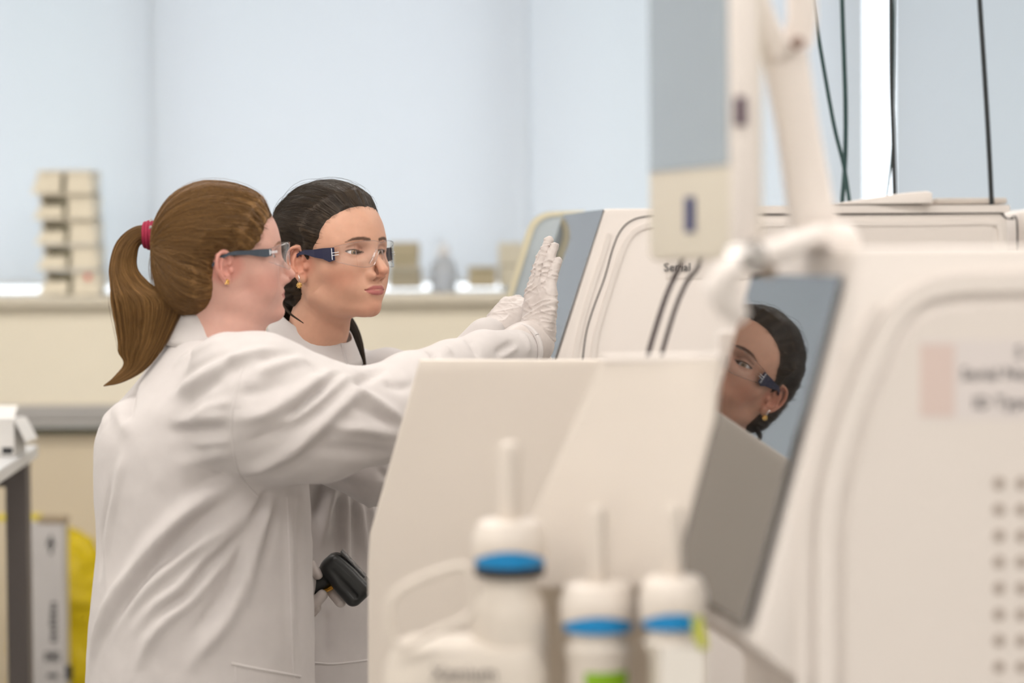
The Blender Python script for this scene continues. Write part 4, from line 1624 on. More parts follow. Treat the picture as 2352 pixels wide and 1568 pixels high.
def tail(name, parent, pts, rads, hair_col, hair_hi, hm, n=900, seed=3, spread=1.0, K=40, flat=None, udir=None):
    """A lock or ponytail: strands following a thick spline in world space (pts, radii)."""
    rng = np.random.default_rng(seed)
    c = catmull(np.asarray(pts, float), 12)
    r = catmull(np.asarray(rads, float)[:, None], 12)[:, 0]
    s = np.linspace(0, len(c) - 1, K)
    i = np.clip(s.astype(int), 0, len(c) - 2)
    f = (s - i)[:, None]
    c = c[i] * (1 - f) + c[i + 1] * f
    r = np.maximum(r[i] * (1 - f[:, 0]) + r[i + 1] * f[:, 0], .0006)
    T = np.gradient(c, axis=0)
    T /= np.linalg.norm(T, axis=1, keepdims=True)
    U = np.empty_like(c)
    u = np.cross(T[0], (0.0, 1.0, 0.0))
    for k in range(K):
        u = u - T[k] * (u @ T[k])
        u = u / np.linalg.norm(u)
        U[k] = u
    W = np.cross(T, U)
    if udir is not None:                                          # cross-sections held in a given plane
        ud = catmull(np.asarray(udir, float), 12)
        U = ud[i] * (1 - f) + ud[i + 1] * f
        U /= np.linalg.norm(U, axis=1, keepdims=True)
        W = np.tile((0.0, 1.0, 0.0), (K, 1))
    fl = np.ones(K) if flat is None else np.interp(np.linspace(0, 1, K), np.linspace(0, 1, len(flat)), flat)
    a = rng.uniform(0, 2 * math.pi, n)
    cl = rng.integers(0, 26, n)                                   # locks of hair clump together
    ca = rng.uniform(0, 2 * math.pi, 26)
    a = np.where(rng.random(n) < .6, ca[cl] + rng.normal(0, .13, n), a)
    rr = np.sqrt(rng.uniform(.70, 1.0, n)) * rng.normal(1, .04, n)
    tw = rng.normal(0, .25, n)
    ends = np.clip(1 - np.abs(rng.normal(0, .06, n)), .75, 1)
    paths = np.empty((n, K, 3))
    kk = np.linspace(0, 1, K)
    for k in range(K):
        t = kk[k]
        aa = a + tw * t
        rad = rr * r[k] * spread * (1 + .05 * np.sin(9 * t + 3 * ca[cl]))
        paths[:, k] = c[k] + U[k] * (np.cos(aa) * rad)[:, None] + W[k] * (np.sin(aa) * rad * fl[k])[:, None]
    rad = np.outer(rng.uniform(.00025, .00050, n), np.clip((1 - kk) * 8, .25, 1))
    w = np.clip(.42 + .20 * rng.normal(0, 1, 26)[cl] + rng.normal(0, .12, n), 0, 1.1)[:, None]
    cols = np.asarray(hair_col) * (1 - w) + np.asarray(hair_hi) * w
    v, q, cc = strands_mesh(paths, rad, cols)
    # solid core so that the bundle is opaque
    mb_v, mb_q = [], []
    m = 14
    for k in range(K):
        for j in range(m):
            an = 2 * math.pi * j / m
            mb_v.append(c[k] + (U[k] * math.cos(an) + W[k] * (math.sin(an) * fl[k])) * r[k] * .90 * spread)
    for k in range(K - 1):
        for j in range(m):
            mb_q.append((k * m + j, k * m + (j + 1) % m, (k + 1) * m + (j + 1) % m, (k + 1) * m + j))
    b = len(v)
    v = np.vstack([v, mb_v])
    q = np.vstack([q, np.array(mb_q) + b])
    cc = np.vstack([cc, np.tile(np.asarray(hair_col) * .7 + np.asarray(hair_hi) * .3, (len(mb_v), 1))])
    me = mesh_of(name, v, q)
    set_color(me, cc)
    return link(name, me, hm, parent, True)
# ------------------------------------------------------------------ safety glasses (head frame)
def build_glasses(person, M, H, temple_col, seed, deep=.0145, slim=1.0):
    """Wrap-round clear lens with a nose bridge, moulded rim, hinge marks and two temples."""
    clear = clear_mat('clear_polycarbonate', refl=.085)
    rimm = clear_mat('clear_rim', (.93, .93, .94), refl=.10, rough=.12)
    navy = mat('temple_%d' % seed, temple_col, .45, noise=.06)
    frost = mat('hinge_frost', (.85, .86, .90), .4)
    nu, nv = 72, 14

    def surf(a, v, off=0.0):
        """a: -1..1 round the face, v: 0 lower .. 1 upper rim."""
        th = a * 1.16
        y = math.sin(th) * (.0745 + off)
        x = .038 + math.cos(th) * (.0745 + off) - .010 * (1 - abs(a)) * 0
        aa = abs(a)
        top = .0155 - .003 * math.exp(-(aa / .10) ** 2) - .010 * max(0, aa - .35) ** 1.3 * 1.2
        g = math.exp(-(aa / .13) ** 2)
        low = -.0265 + .027 * g + deep * max(0, (aa - .40) / .60) ** 1.3
        z = low + (top - low) * v
        x += .003 * (v - .5)
        return Vector((x, y, z))
    grid = [[M @ surf(-1 + 2 * i / nu, j / nv) for j in range(nv + 1)] for i in range(nu + 1)]
    v = [p for r in grid for p in r]
    f = [(i * (nv + 1) + j, (i + 1) * (nv + 1) + j, (i + 1) * (nv + 1) + j + 1, i * (nv + 1) + j + 1) for i in range(nu) for j in range(nv)]
    root = link('safety_glasses', mesh_of('safety_glasses', v, f), clear, person, True)
    tp = [grid[i][nv] for i in range(nu + 1)]
    bt = [grid[i][0] for i in range(nu + 1)]
    MB().tube(tp, .0009, 6).build('upper_rim', rimm, root, True)
    MB().tube(bt, .0009, 6).build('lower_rim', rimm, root, True)
    nb = MB()
    for s in (-1, 1):
        pts = [M @ Vector(q) for q in ((.108, s * .006, .002), (.104, s * .0105, -.010), (.098, s * .0145, -.020))]
        nb.tube(pts, [.0016, .0022, .0014], 6)
    nb.build('nose_pad', rimm, root, True)
    for s in (-1, 1):
        e0 = surf(s * .985, .5)
        top, low = surf(s * .985, .97), surf(s * .985, .02 + (1 - slim) * .5)
        rows = []
        stations = [(0.0, top.z, low.z, e0.y), (.010, top.z + .0005, low.z - .002, e0.y + s * .0015), (.022, top.z + .001, low.z + .004 * slim, e0.y + s * .003),
                    (.036, top.z + .0003, top.z - .0125 * (.5 + .5 * slim), s * .0755), (.055, .0095, .0025, s * .0775), (.068, .0080, .0030, s * .0765),
                    (.082, .003, -.002, s * .0745), (.094, -.008, -.013, s * .073)]
        for d, zt, zl, y in stations:
            x = e0.x - d + .003
            rows.append([M @ Vector((x, y - s * .0012, zl)), M @ Vector((x, y + s * .0012, zl)), M @ Vector((x, y + s * .0012, zt)), M @ Vector((x, y - s * .0012, zt))])
        vv = [p for r in rows for p in r]
        ff = []
        for i in range(len(rows) - 1):
            for j in range(4):
                ff.append((i * 4 + j, i * 4 + (j + 1) % 4, (i + 1) * 4 + (j + 1) % 4, (i + 1) * 4 + j))
        ff += [(3, 2, 1, 0), tuple(len(vv) - 4 + j for j in range(4))]
        b = MB().add(vv, ff).build('temple', navy, root)
        hx = e0.x + .002
        hm = MB()
        yy = e0.y + s * .0022
        hm.tube([M @ Vector((hx - .002, yy, low.z + .001)), M @ Vector((hx - .002, yy, top.z - .001))], .0007, 6)
        for k in (.38, .58):
            z = low.z + (top.z - low.z) * k
            hm.tube([M @ Vector((hx - .002, yy, z)), M @ Vector((hx + .010, yy - s * .0035, z + .0003))], .0006, 6)
        hm.build('hinge', frost, b, True)
    return root
# ------------------------------------------------------------------ clothing, hands
from mathutils.bvhtree import BVHTree


def pick_points(bvh, pix):
    """Points of a surface met by the view through photo pixels (where a fold was seen)."""
    out = []
    o = Vector((0, 0, CAM_Z))
    for x, y in pix:
        d = (P(x, y, 1.0) - o).normalized()
        h = bvh.ray_cast(o, d)
        if h[0] is not None:
            out.append(h[0])
    return out


def vnormals(V, Q):
    n = np.cross(V[Q[:, 2]] - V[Q[:, 0]], V[Q[:, 3]] - V[Q[:, 1]])
    N = np.zeros_like(V)
    for k in range(4):
        np.add.at(N, Q[:, k], n)
    return N / (np.linalg.norm(N, axis=1, keepdims=True) + 1e-12)


def apply_folds(V, Q, folds):
    """folds: (pixels, height in mm, half-width in mm). Ridges (+) or creases (-) run along the cloth."""
    bvh = BVHTree.FromPolygons([Vector(v) for v in V], Q.tolist())
    N = vnormals(V, Q)
    disp = np.zeros(len(V))
    for pix, amp, wid in folds:
        pts = pick_points(bvh, catmull(pix, 5))
        if len(pts) < 3:
            continue
        A = np.array([tuple(p) for p in pts])
        n = len(A)
        w = wid / 1000
        lo, hi = A.min(0) - 4 * w, A.max(0) + 4 * w
        idx = np.where(((V > lo) & (V < hi)).all(1))[0]
        if not len(idx):
            continue
        p = V[idx]
        best = np.full(len(idx), 1e9)
        tt = np.zeros(len(idx))
        for i in range(n - 1):
            ab = A[i + 1] - A[i]
            L = ab @ ab + 1e-12
            if L > .05 ** 2:
                continue
            t = np.clip(((p - A[i]) @ ab) / L, 0, 1)
            d = np.linalg.norm(p - A[i] - t[:, None] * ab, axis=1)
            m = d < best
            best[m] = d[m]
            tt[m] = (i + t[m]) / (n - 1)
        tap = np.clip(np.minimum(tt / .2 + .15, (1 - tt) / .3 + .05), 0, 1)
        disp[idx] += 1.6 * amp / 1000 * tap * np.exp(-(best / w) ** 2)
    return V + N * disp[:, None]


def line_on(V, Q, pix, r, name, m, parent, n=6, lift=0.0):
    bvh = BVHTree.FromPolygons([Vector(v) for v in V], Q.tolist())
    pts = pick_points(bvh, catmull(pix, 6))
    o = Vector((0, 0, CAM_Z))
    pts = [p + (o - p).normalized() * lift for p in pts]
    return MB().tube(pts, r, n).build(name, m, parent, True)


def torso_sdf(O, ang, tab, ztop=None, slope=.4):
    """Stacked elliptic sections: tab rows (z, forward centre, half depth, half width)."""
    T = np.array(sorted(tab), float)
    zz = np.linspace(T[0, 0], T[-1, 0], 160)
    k = np.hanning(15)
    k /= k.sum()
    cols = []
    for c in range(1, 4):
        y = np.interp(zz, T[:, 0], T[:, c])
        yp = np.pad(y, 7, mode='edge')
        cols.append(np.convolve(yp, k, 'valid'))
    ca, sa = math.cos(ang), math.sin(ang)

    def fn(p):
        x, y, z = p[:, 0] - O[0], p[:, 1] - O[1], p[:, 2]
        f = x * ca + y * sa
        l = -x * sa + y * ca
        c, a, b = (np.interp(z, zz, q) for q in cols)
        e = 2.25
        q = ((np.abs(f - c) / a) ** e + (np.abs(l) / b) ** e) ** (1 / e)
        d = (q - 1) * np.minimum(a, b)
        d = np.maximum(d, T[0, 0] - z)
        zt = T[-1, 0] if ztop is None else ztop
        return smax(d, z - zt + (0 if ztop is None else slope) * (f - c), .012)
    return fn


# --- hands: frame x = fingers, y = thumb side, z = back of the hand
def hand_joints(curls, splay, thumb, mirror=1):
    base = [(.090, .0265), (.095, .0085), (.091, -.0100), (.082, -.0275)]
    leng = [.070, .078, .072, .057]
    out = []
    for i in range(4):
        b = np.array((base[i][0], base[i][1], 0.0))
        pts = [b]
        a = 0.0
        sp = math.radians(splay[i])
        for j, fr in enumerate((.46, .30, .24)):
            a += math.radians(curls[i][j])
            d = np.array((math.cos(a) * math.cos(sp), math.cos(a) * math.sin(sp), -math.sin(a)))
            b = b + d * leng[i] * fr
            pts.append(b)
        out.append(pts)
    out.append([np.array(t, float) for t in thumb])
    if mirror < 0:
        out = [[q * np.array((1, -1, 1)) for q in f] for f in out]
    return out


def hand_sdf(p, J, mirror=1, fat=1.0, wrist=-.05):
    q = p.copy()
    if mirror < 0:
        q[:, 1] *= -1
        J = [[k * np.array((1, -1, 1)) for k in f] for f in J]
    d = ell(q, (.050, .001, 0), (.060, .046, .0165))
    d = smin(d, chain(q, [(.02, .020, -.002), (.088, .0255, 0)], [.0125, .0115]), .012)
    d = smin(d, chain(q, [(.02, -.018, -.002), (.080, -.0265, 0)], [.0125, .0105]), .012)
    d = smin(d, chain(q, [(wrist, 0, 0), (.012, 0, 0)], [.026, .024]), .03)
    d = smin(d, ell(q, (.030, .026, -.010), (.030, .016, .015)), .012)
    rs = [(.0100, .0092, .0084, .0070), (.0102, .0094, .0086, .0072), (.0098, .0090, .0082, .0068), (.0088, .0080, .0073, .0060)]
    fs = None
    for i in range(4):
        c = chain(q, J[i], [r * fat for r in rs[i]])
        fs = c if fs is None else np.minimum(fs, c)
    d = smin(d, fs, .006)
    t = chain(q, J[4], [.0135 * fat, .0115 * fat, .0102 * fat, .0080 * fat][:len(J[4])])
    return smin(d, t, .007)


def glove_wrinkle(p, amp, seed):
    """Thin glove creases: sharp ridges running slantwise across the fingers and palm."""
    q = np.stack([p[:, 0] + .35 * p[:, 1], p[:, 1] * .26 - p[:, 0] * .06, p[:, 2] * .26], 1)
    n = hashnoise(q, .0105, seed)
    q2 = np.stack([p[:, 0] - .25 * p[:, 1], p[:, 1] * .30, p[:, 2] * .30], 1)
    m = hashnoise(q2, .0065, seed + 5)
    return ((1 - np.abs(n)) ** 5 * 1.0 + (1 - np.abs(m)) ** 6 * .55 - .35) * amp


def build_hand(name, parent, M, J, mirror, m, h=.0018, wrist=-.05, amp=.0011, seed=2, fat=1.06):
    def fn(p):
        return hand_sdf(p, J, mirror, fat, wrist) - glove_wrinkle(p, amp, seed)
    V, Q = mesh_sdf(fn, (wrist - .03, -.075, -.115), (.185, .075, .05), h)
    return link(name, mesh_of(name, np_xf(M, V), Q), m, parent, True)


def collar_mesh(name, parent, rings, m, thick=.0025):
    """rings: list of closed/open loops (outer surface) from bottom to top; doubled for thickness."""
    n = len(rings[0])
    R = [np.array([tuple(q) for q in r]) for r in rings]
    cen = [r.mean(0) for r in R]
    inner = []
    for r, c in zip(R, cen):
        d = r - c
        d[:, 2] *= 0
        d /= np.linalg.norm(d, axis=1, keepdims=True) + 1e-9
        inner.append(r - d * thick)
    seq = R + inner[::-1]
    v = np.vstack(seq)
    f = []
    k = len(seq)
    for i in range(k):
        i2 = (i + 1) % k
        for j in range(n - 1):
            f.append((i * n + j, i * n + j + 1, i2 * n + j + 1, i2 * n + j))
    f.append(tuple(i * n for i in range(k)))
    f.append(tuple(i * n + n - 1 for i in range(k))[::-1])
    me = mesh_of(name, v, f)
    return link(name, me, m, parent, True)


def legs(parent, O, ang, m_tr, m_shoe, z_top):
    """Trouser legs and shoes, below the frame."""
    ca, sa = math.cos(ang), math.sin(ang)
    for s in (-1, 1):
        def W(f, l, z):
            return (O[0] + f * ca - l * sa, O[1] + f * sa + l * ca, z)
        l = s * .095
        c = [W(.0, l, z_top), W(.015, l, .48), W(-.01, l, .09)]
        MB().tube(catmull(c, 6), list(np.linspace(.095, .062, 13)), 18).build('trouser_leg', m_tr, parent, True)
        fn = lambda p: smin(smin(ell(p, W(.09, l, .045), (.075, .05, .04)), ell(p, W(-.01, l, .055), (.07, .045, .05)), .03), 1e3 + p[:, 0] * 0, .01)

        def shoe(p):
            x, y = p[:, 0] - O[0], p[:, 1] - O[1]
            q = np.stack([x * ca + y * sa, -x * sa + y * ca - l, p[:, 2]], 1).astype(np.float32)
            d = smin(ell(q, (.095, 0, .035), (.085, .042, .035)), ell(q, (0, 0, .045), (.075, .038, .05)), .03)
            return smax(d, .004 - q[:, 2], .006)
        V, Q = mesh_sdf(shoe, (O[0] - .25, O[1] - .25, -.02), (O[0] + .25, O[1] + .25, .14), .006)
        link('shoe', mesh_of('shoe', V, Q), m_shoe, parent, True)
# ------------------------------------------------------------------ the two people
def head_matrix(alpha, pitch, roll, local, world, sc=(1, 1, 1)):
    R = Matrix.Rotation(alpha, 4, 'Z') @ Matrix.Rotation(pitch, 4, 'Y') @ Matrix.Rotation(roll, 4, 'X') @ Matrix.Diagonal((*sc, 1))
    return Matrix.Translation(world - R.to_3x3() @ Vector(local)) @ R


CLOTH = mat('lab_coat_cotton', (.625, .585, .57), .85, noise=.02, nscale=60, bump=.10, spec=.15, sheen=.1)
CLOTH_EDGE = mat('lab_coat_stitching', (.70, .66, .645), .85, spec=.15)
GLOVE = mat('nitrile_glove', (.58, .52, .49), .42, noise=.04, nscale=120, spec=.4)
TROUSER = mat('dark_trousers', (.03, .032, .04), .8, noise=.1)
SHOE = mat('dark_shoes', (.02, .02, .02), .5, noise=.1)
GOLD = mat('gold', (.80, .52, .18), .25, metal=1.0)
SILVER = mat('silver', (.78, .78, .78), .25, metal=1.0)


def coat_from(fn, lo, hi, h, folds, parent, noise_amp=.0025, seed=1):
    V, Q = mesh_sdf(fn, lo, hi, h, proj=1)
    V = apply_folds(V, Q, folds)
    V = relax(V, Q, 1, .35)
    N = vnormals(V, Q)
    V = V + N * ((hashnoise(V, .055, seed) * .6 + hashnoise(V, .024, seed + 3) * .3) * noise_amp)[:, None]
    o = link('lab_coat', mesh_of('lab_coat', V, Q), CLOTH, parent, True)
    return o, V, Q


# ---- person reaching to the screen (nearer, in profile)
A1 = math.radians(14)
O1 = P(462, 1100, 3.76)
one = empty('person', (O1[0], O1[1], 0), 'person with light brown ponytail and crimson hair tie reaching a gloved hand to the screen', 'person', 'people in lab coats')
H1 = Head(nose=.001, cheek=.004, ear_s=.80, back=1.17, hair_t=.010, top=.010, tie=(-.108, 0, .030),
          neck=[(-.004, 0, -.05), (.004, 0, -.11), (-.018, 0, -.19)], neck_r=[.050, .056, .066],
          hairline=[(.105, .064), (.088, .066), (.072, .056), (.062, .038), (.050, .020), (.032, .010), (.014, .006), (.004, .006),
                    (.004, .016), (-.010, .018), (-.020, .006), (-.020, -.025), (-.022, -.055), (-.030, -.080), (-.2, -.095), (-.2, .25), (.2, .25)])
M1 = head_matrix(math.radians(17.5), -.075, 0, (-.002, -.073, -.013), P(518, 617, 3.66), (1, .96, .97))
body1, hair1, hm1 = build_head(one, M1, H1, (.64, .37, .30), (.42, .17, .15), (.60, .20, .16), (.20, .10, .055), (.095, .046, .015), (.33, .175, .058),
                               (.16, .20, .24), (1, 0, -.02), seed=1)
build_glasses(one, M1 @ Matrix.Translation((0, 0, .004)), H1, (.045, .062, .085), 1, slim=.1)

px = 3.76 / FPX


def row(y, back, front, b):
    h = (front - back) / 2 * px
    a = math.sqrt(max(h * h - (.24 * b) ** 2, .003)) / .97
    return (CAM_Z - (y - 600) * px, ((back + front) / 2 - 462) * px / .97, a, b)


TAB1 = [row(748, 415, 545, .060), row(772, 395, 560, .078), row(800, 368, 590, .105), row(850, 332, 640, .142), row(900, 292, 672, .185),
        row(950, 240, 690, .172), row(1000, 219, 700, .176), row(1100, 216, 706, .176), row(1250, 224, 714, .175), row(1400, 205, 716, .182),
        row(1568, 195, 718, .180), row(1800, 190, 722, .182), row(2020, 188, 726, .185)]
torso1 = torso_sdf(O1, A1, TAB1, CAM_Z - (762 - 600) * px, .42)
S1 = [P(590, 938, 3.60), P(665, 955, 3.61), P(740, 966, 3.62), P(865, 955, 3.66), P(948, 905, 3.70)]
F1 = [P(952, 900, 3.70), P(1035, 850, 3.77), P(1110, 815, 3.83), P(1196, 806, 3.90)]
L1 = [P(510, 890, 3.84), P(530, 1130, 3.84), P(600, 1260, 3.84), P(676, 1335, 3.86)]


def coat1(p):
    d = torso1(p)
    up = chain(p, S1, [.103, .099, .087, .071, .064], .02)
    d = smin(d, up, .035)
    d = smin(d, chain(p, [P(520, 845, 3.60), P(600, 850, 3.60)], [.05, .05]), .04)
    fo = chain(p, F1, [.062, .046, .0385, .0365], .012)
    d = smin(d, fo, .010)
    le = chain(p, L1, [.075, .065, .055, .042], .02)
    return smin(d, le, .02)


FOLDS1 = [
    ([(520, 1112), (434, 1172), (359, 1246), (308, 1315), (270, 1369), (225, 1464), (201, 1548)], 11, 14),
    ([(538, 1142), (449, 1203), (371, 1284), (335, 1326), (270, 1424), (216, 1518)], -8, 11),
    ([(600, 1154), (478, 1237), (389, 1306), (329, 1360), (278, 1422), (234, 1497)], 8, 9),
    ([(575, 1185), (478, 1274), (413, 1348), (359, 1390), (299, 1458)], 7, 9),
    ([(560, 1215), (480, 1295), (430, 1365), (372, 1410)], -5, 8),
    ([(545, 1255), (449, 1366), (383, 1425), (341, 1476), (310, 1540)], 7, 9),
    ([(590, 1200), (565, 1294), (547, 1369), (517, 1428), (464, 1494), (420, 1550)], 6, 11),
    ([(562, 1240), (530, 1330), (480, 1410), (420, 1480)], -5, 9),
    ([(632, 1140), (598, 1225), (577, 1309), (562, 1400)], 5, 8),
    ([(645, 1140), (622, 1225), (605, 1310)], -4, 7),
    ([(612, 1130), (600, 1160), (570, 1200)], -6, 6),
    ([(660, 1130), (664, 1260), (667, 1398), (672, 1548)], 4, 7),
    ([(684, 1130), (688, 1260), (690, 1398), (694, 1548)], -3, 8),
    ([(285, 1040), (270, 1118), (250, 1234), (249, 1383)], 5, 10),
    ([(255, 1100), (236, 1234), (232, 1330)], -4, 8),
    ([(325, 850), (301, 912), (292, 975)], -7, 8),
    ([(300, 1000), (262, 930), (240, 985)], 4, 14),
    ([(585, 812), (499, 847), (435, 885), (388, 920)], 6, 11),
    ([(520, 862), (450, 905), (410, 940)], -4, 11),
    ([(508, 778), (451, 808), (396, 843)], 4, 9),
    ([(524, 812), (465, 838), (410, 870)], -3, 8),
    ([(530, 922), (477, 936), (440, 955)], 4, 7),
    ([(526, 953), (461, 961), (390, 972)], 5, 9),
    ([(526, 985), (450, 988), (380, 990)], -5, 9),
    ([(530, 1012), (480, 1016), (440, 1020)], 3, 6),
    ([(532, 1034), (461, 1054), (400, 1075)], 4, 12),
    ([(525, 1090), (470, 1110), (420, 1140)], -4, 13),
    ([(556, 1088), (612, 1064), (667, 1034), (740, 972), (811, 908), (832, 890)], 8, 11),
    ([(600, 1092), (680, 1062), (770, 985), (830, 925)], -4, 12),
    ([(538, 966), (612, 948), (691, 899), (740, 868), (785, 848)], 6, 9),
    ([(655, 962), (690, 936), (722, 906), (784, 854)], -8, 6),
    ([(650, 978), (716, 936), (774, 884), (805, 862)], 6, 7),
    ([(560, 1020), (640, 990), (716, 950), (780, 905)], -4, 10),
    ([(545, 905), (610, 895), (680, 860)], -4, 12),
    ([(586, 858), (652, 836), (706, 824)], 5, 8),
    ([(520, 838), (575, 814), (640, 800)], 5, 8),
    ([(585, 832), (640, 815), (690, 808)], -3, 7),
    ([(748, 980), (830, 985), (925, 1000)], 6, 9),
    ([(720, 1030), (820, 1035), (915, 1045)], -4, 12),
    ([(812, 894), (872, 926), (936, 970)], 6, 7),
    ([(800, 925), (860, 952), (925, 985)], -4, 8),
    ([(815, 885), (850, 862), (880, 842)], -7, 8),
    ([(878, 880), (920, 890), (960, 880)], -4, 8),
    ([(705, 828), (725, 850), (735, 870)], -3, 6),
    ([(985, 800), (1000, 818), (1012, 840)], -9, 6),
    ([(1018, 795), (1035, 815)], 4, 7),
    ([(1070, 765), (1090, 795), (1100, 820)], -4, 8),
    ([(1138, 812), (1162, 797), (1186, 784)], -4, 5),
    ([(1150, 822), (1175, 806), (1192, 796)], 3, 4),
    ([(1200, 765), (1212, 790), (1216, 815)], 3, 5),
]
coat1_o, V1, Q1 = coat_from(coat1, (-.80, 3.36, .53), (.12, 4.12, 1.45), .0048, FOLDS1, one, seed=1)
line_on(V1, Q1, [(556, 846), (540, 900), (531, 960), (533, 1020), (545, 1075), (566, 1112), (592, 1140)], .0011, 'armhole_seam', CLOTH_EDGE, coat1_o)
line_on(V1, Q1, [(532, 1523), (580, 1533), (640, 1544), (690, 1553)], .0022, 'pocket_edge', CLOTH_EDGE, coat1_o)
line_on(V1, Q1, [(540, 1526), (541, 1560), (542, 1600)], .0012, 'pocket_edge', CLOTH_EDGE, coat1_o)
line_on(V1, Q1, [(659, 1140), (664, 1260), (668, 1400), (674, 1560)], .0010, 'placket_seam', CLOTH_EDGE, coat1_o)


def ring_px(pix, depths):
    return [P(x, y, d) for (x, y), d in zip(pix, depths)]


def neck_ring(M, pts):
    return [M @ Vector(q) for q in pts]


def collar_rings(c0, c1, r0, r1, ax, ay, a_from, a_to, n=40, dip0=0.0, dip1=0.0):
    """Stand collar: lower ring centre c0 radius r0 (fwd, side), upper ring c1, r1; ax forward, ay left; open at the front."""
    rings = []
    for t in np.linspace(0, 1, 5):
        c = Vector(c0).lerp(Vector(c1), t)
        ra, rb = r0[0] + (r1[0] - r0[0]) * t, r0[1] + (r1[1] - r0[1]) * t
        ring = []
        for k in range(n):
            a = math.radians(a_from + (a_to - a_from) * k / (n - 1))
            ca = math.cos(a)
            z = (dip0 + (dip1 - dip0) * t) * (ca * .5 + .5)
            ring.append(c + Vector(ax) * (ra * ca) + Vector(ay) * (rb * math.sin(a)) + Vector((0, 0, z)))
        rings.append(ring)
    return rings


fx1, ly1 = (math.cos(A1), math.sin(A1), 0), (-math.sin(A1), math.cos(A1), 0)
c0, c1 = P(470, 788, 3.745), P(484, 705, 3.745)
collar_mesh('collar', coat1_o, collar_rings(c0, c1, (.066, .078), (.052, .062), fx1, ly1, 14, 346, dip0=-.036, dip1=-.052), CLOTH)
legs(one, O1, A1, TROUSER, SHOE, .62)

# ponytail, hair tie
pk = 3.73 / FPX
PT = [(354, 540, 20), (318, 541, 20), (292, 572, 26), (285, 618, 31), (303, 655, 46), (334, 695, 74), (330, 769, 58), (317, 813, 42), (303, 846, 20), (268, 872, 9), (238, 886, 1)]
tail('ponytail', hair1, [P(x, y, 3.735 - .03 * min(1, k / 5)) for k, (x, y, r) in enumerate(PT)], [r * pk for x, y, r in PT], (.115, .056, .016), (.34, .18, .060), hm1, n=2600, seed=5,
     K=64,
     flat=[1, 1, .9, .75, .6, .45, .45, .5, .6, .8, 1],
     udir=[(0, 0, 1), (-.25, 0, 1), (-.85, 0, .6), (-1, 0, .12), (-1, 0, .05), (-1, 0, 0), (-1, 0, -.05), (-1, 0, .1), (-.8, 0, .5), (-.45, 0, .85), (-.3, 0, .95)])
tie_m = mat('crimson_elastic', (.38, .018, .06), .8, noise=.25, nscale=700, bump=.6)
tie = MB()
tc, tn = P(346, 540, 3.735), (P(372, 541, 3.735) - P(330, 539, 3.735)).normalized()
up = Vector((0, 0, 1))
sd = tn.cross(up).normalized()
for k in range(4):
    cc = tc + tn * (k * .0052 - .008)
    rr = .0175 + (.002 if k in (1, 2) else 0)
    tie.tube([cc + up * (rr * math.cos(a)) + sd * (rr * math.sin(a)) for a in np.linspace(0, 2 * math.pi, 25)], .0038, 8, cap=False)
tie_o = tie.build('hair_tie', tie_m, one, True)
MB().tube([tc + up * .0235 + tn * .001 - sd * .0, tc + up * .010 - sd * (-.0205) + tn * .003], .0026, 8).build('metal_clamp', SILVER, tie_o, True)
# earring: small flower stud
ec = M1 @ Vector((-.002, -.0765, -.0335))
er = MB()
for k in range(5):
    a = 2 * math.pi * k / 5 + .3
    er.tube([ec, ec + Vector((math.cos(a) * .0042, -.001, math.sin(a) * .0042))], [.0011, .0017], 6)
er.lathe([(.0, 0), (.0016, .0004), (.0016, .0012), (.0, .0018)], ec + Vector((0, -.0006, 0)), (0, -1, 0), 8, closed=False)
er.build('earring', GOLD, one, True)

# raised gloved right hand
wp = P(1233, 772, 3.935)
hx = (P(1258, 545, 3.955) - wp).normalized()
hz = Vector((-.86, -.50, .0))
hz = (hz - hx * hz.dot(hx)).normalized()
hy = hz.cross(hx)
HM = Matrix((hx, hy, hz)).transposed().to_4x4()
HM = Matrix.Translation(wp - hx * .012) @ HM @ Matrix.Scale(1.0, 4)
J = hand_joints([(3, 6, 8), (1, 5, 8), (3, 7, 8), (5, 9, 10)], [-4, -1, 3, 7], [(.030, .030, -.014), (.060, .048, -.020), (.085, .058, -.024), (.105, .062, -.026)])
g1 = build_hand('glove', one, HM, J, 1, GLOVE, seed=2, amp=.0020)
fd = (P(1196, 806, 3.90) - P(1110, 815, 3.83)).normalized()
fe = P(1199, 803, 3.903)
fa = fd.orthogonal().normalized()
fb = fd.cross(fa)
MB().tube([fe + fa * (.0385 * math.cos(a)) + fb * (.0385 * math.sin(a)) for a in np.linspace(0, 2 * math.pi, 37)], .0048, 8, cap=False).build('sleeve_hem', CLOTH, coat1_o, True)
cuff = [P(1170, 806, 3.895), P(1205, 795, 3.915), P(1232, 776, 3.935)]


def cuff_fn(p):
    return smax(chain(p, [cuff[0], cuff[1], P(1222, 788, 3.925)], [.0345, .0380, .0370], .01), -cap(p, P(1236, 770, 3.937), P(1290, 700, 3.98), .030, .05), .006)


V, Q = mesh_sdf(cuff_fn, (-.06, 3.82, 1.32), (.10, 4.0, 1.46), .0025)
link('glove_cuff', mesh_of('glove_cuff', V, Q), GLOVE, g1, True)

# left hand closed round the scanner grip
D_S = 3.86


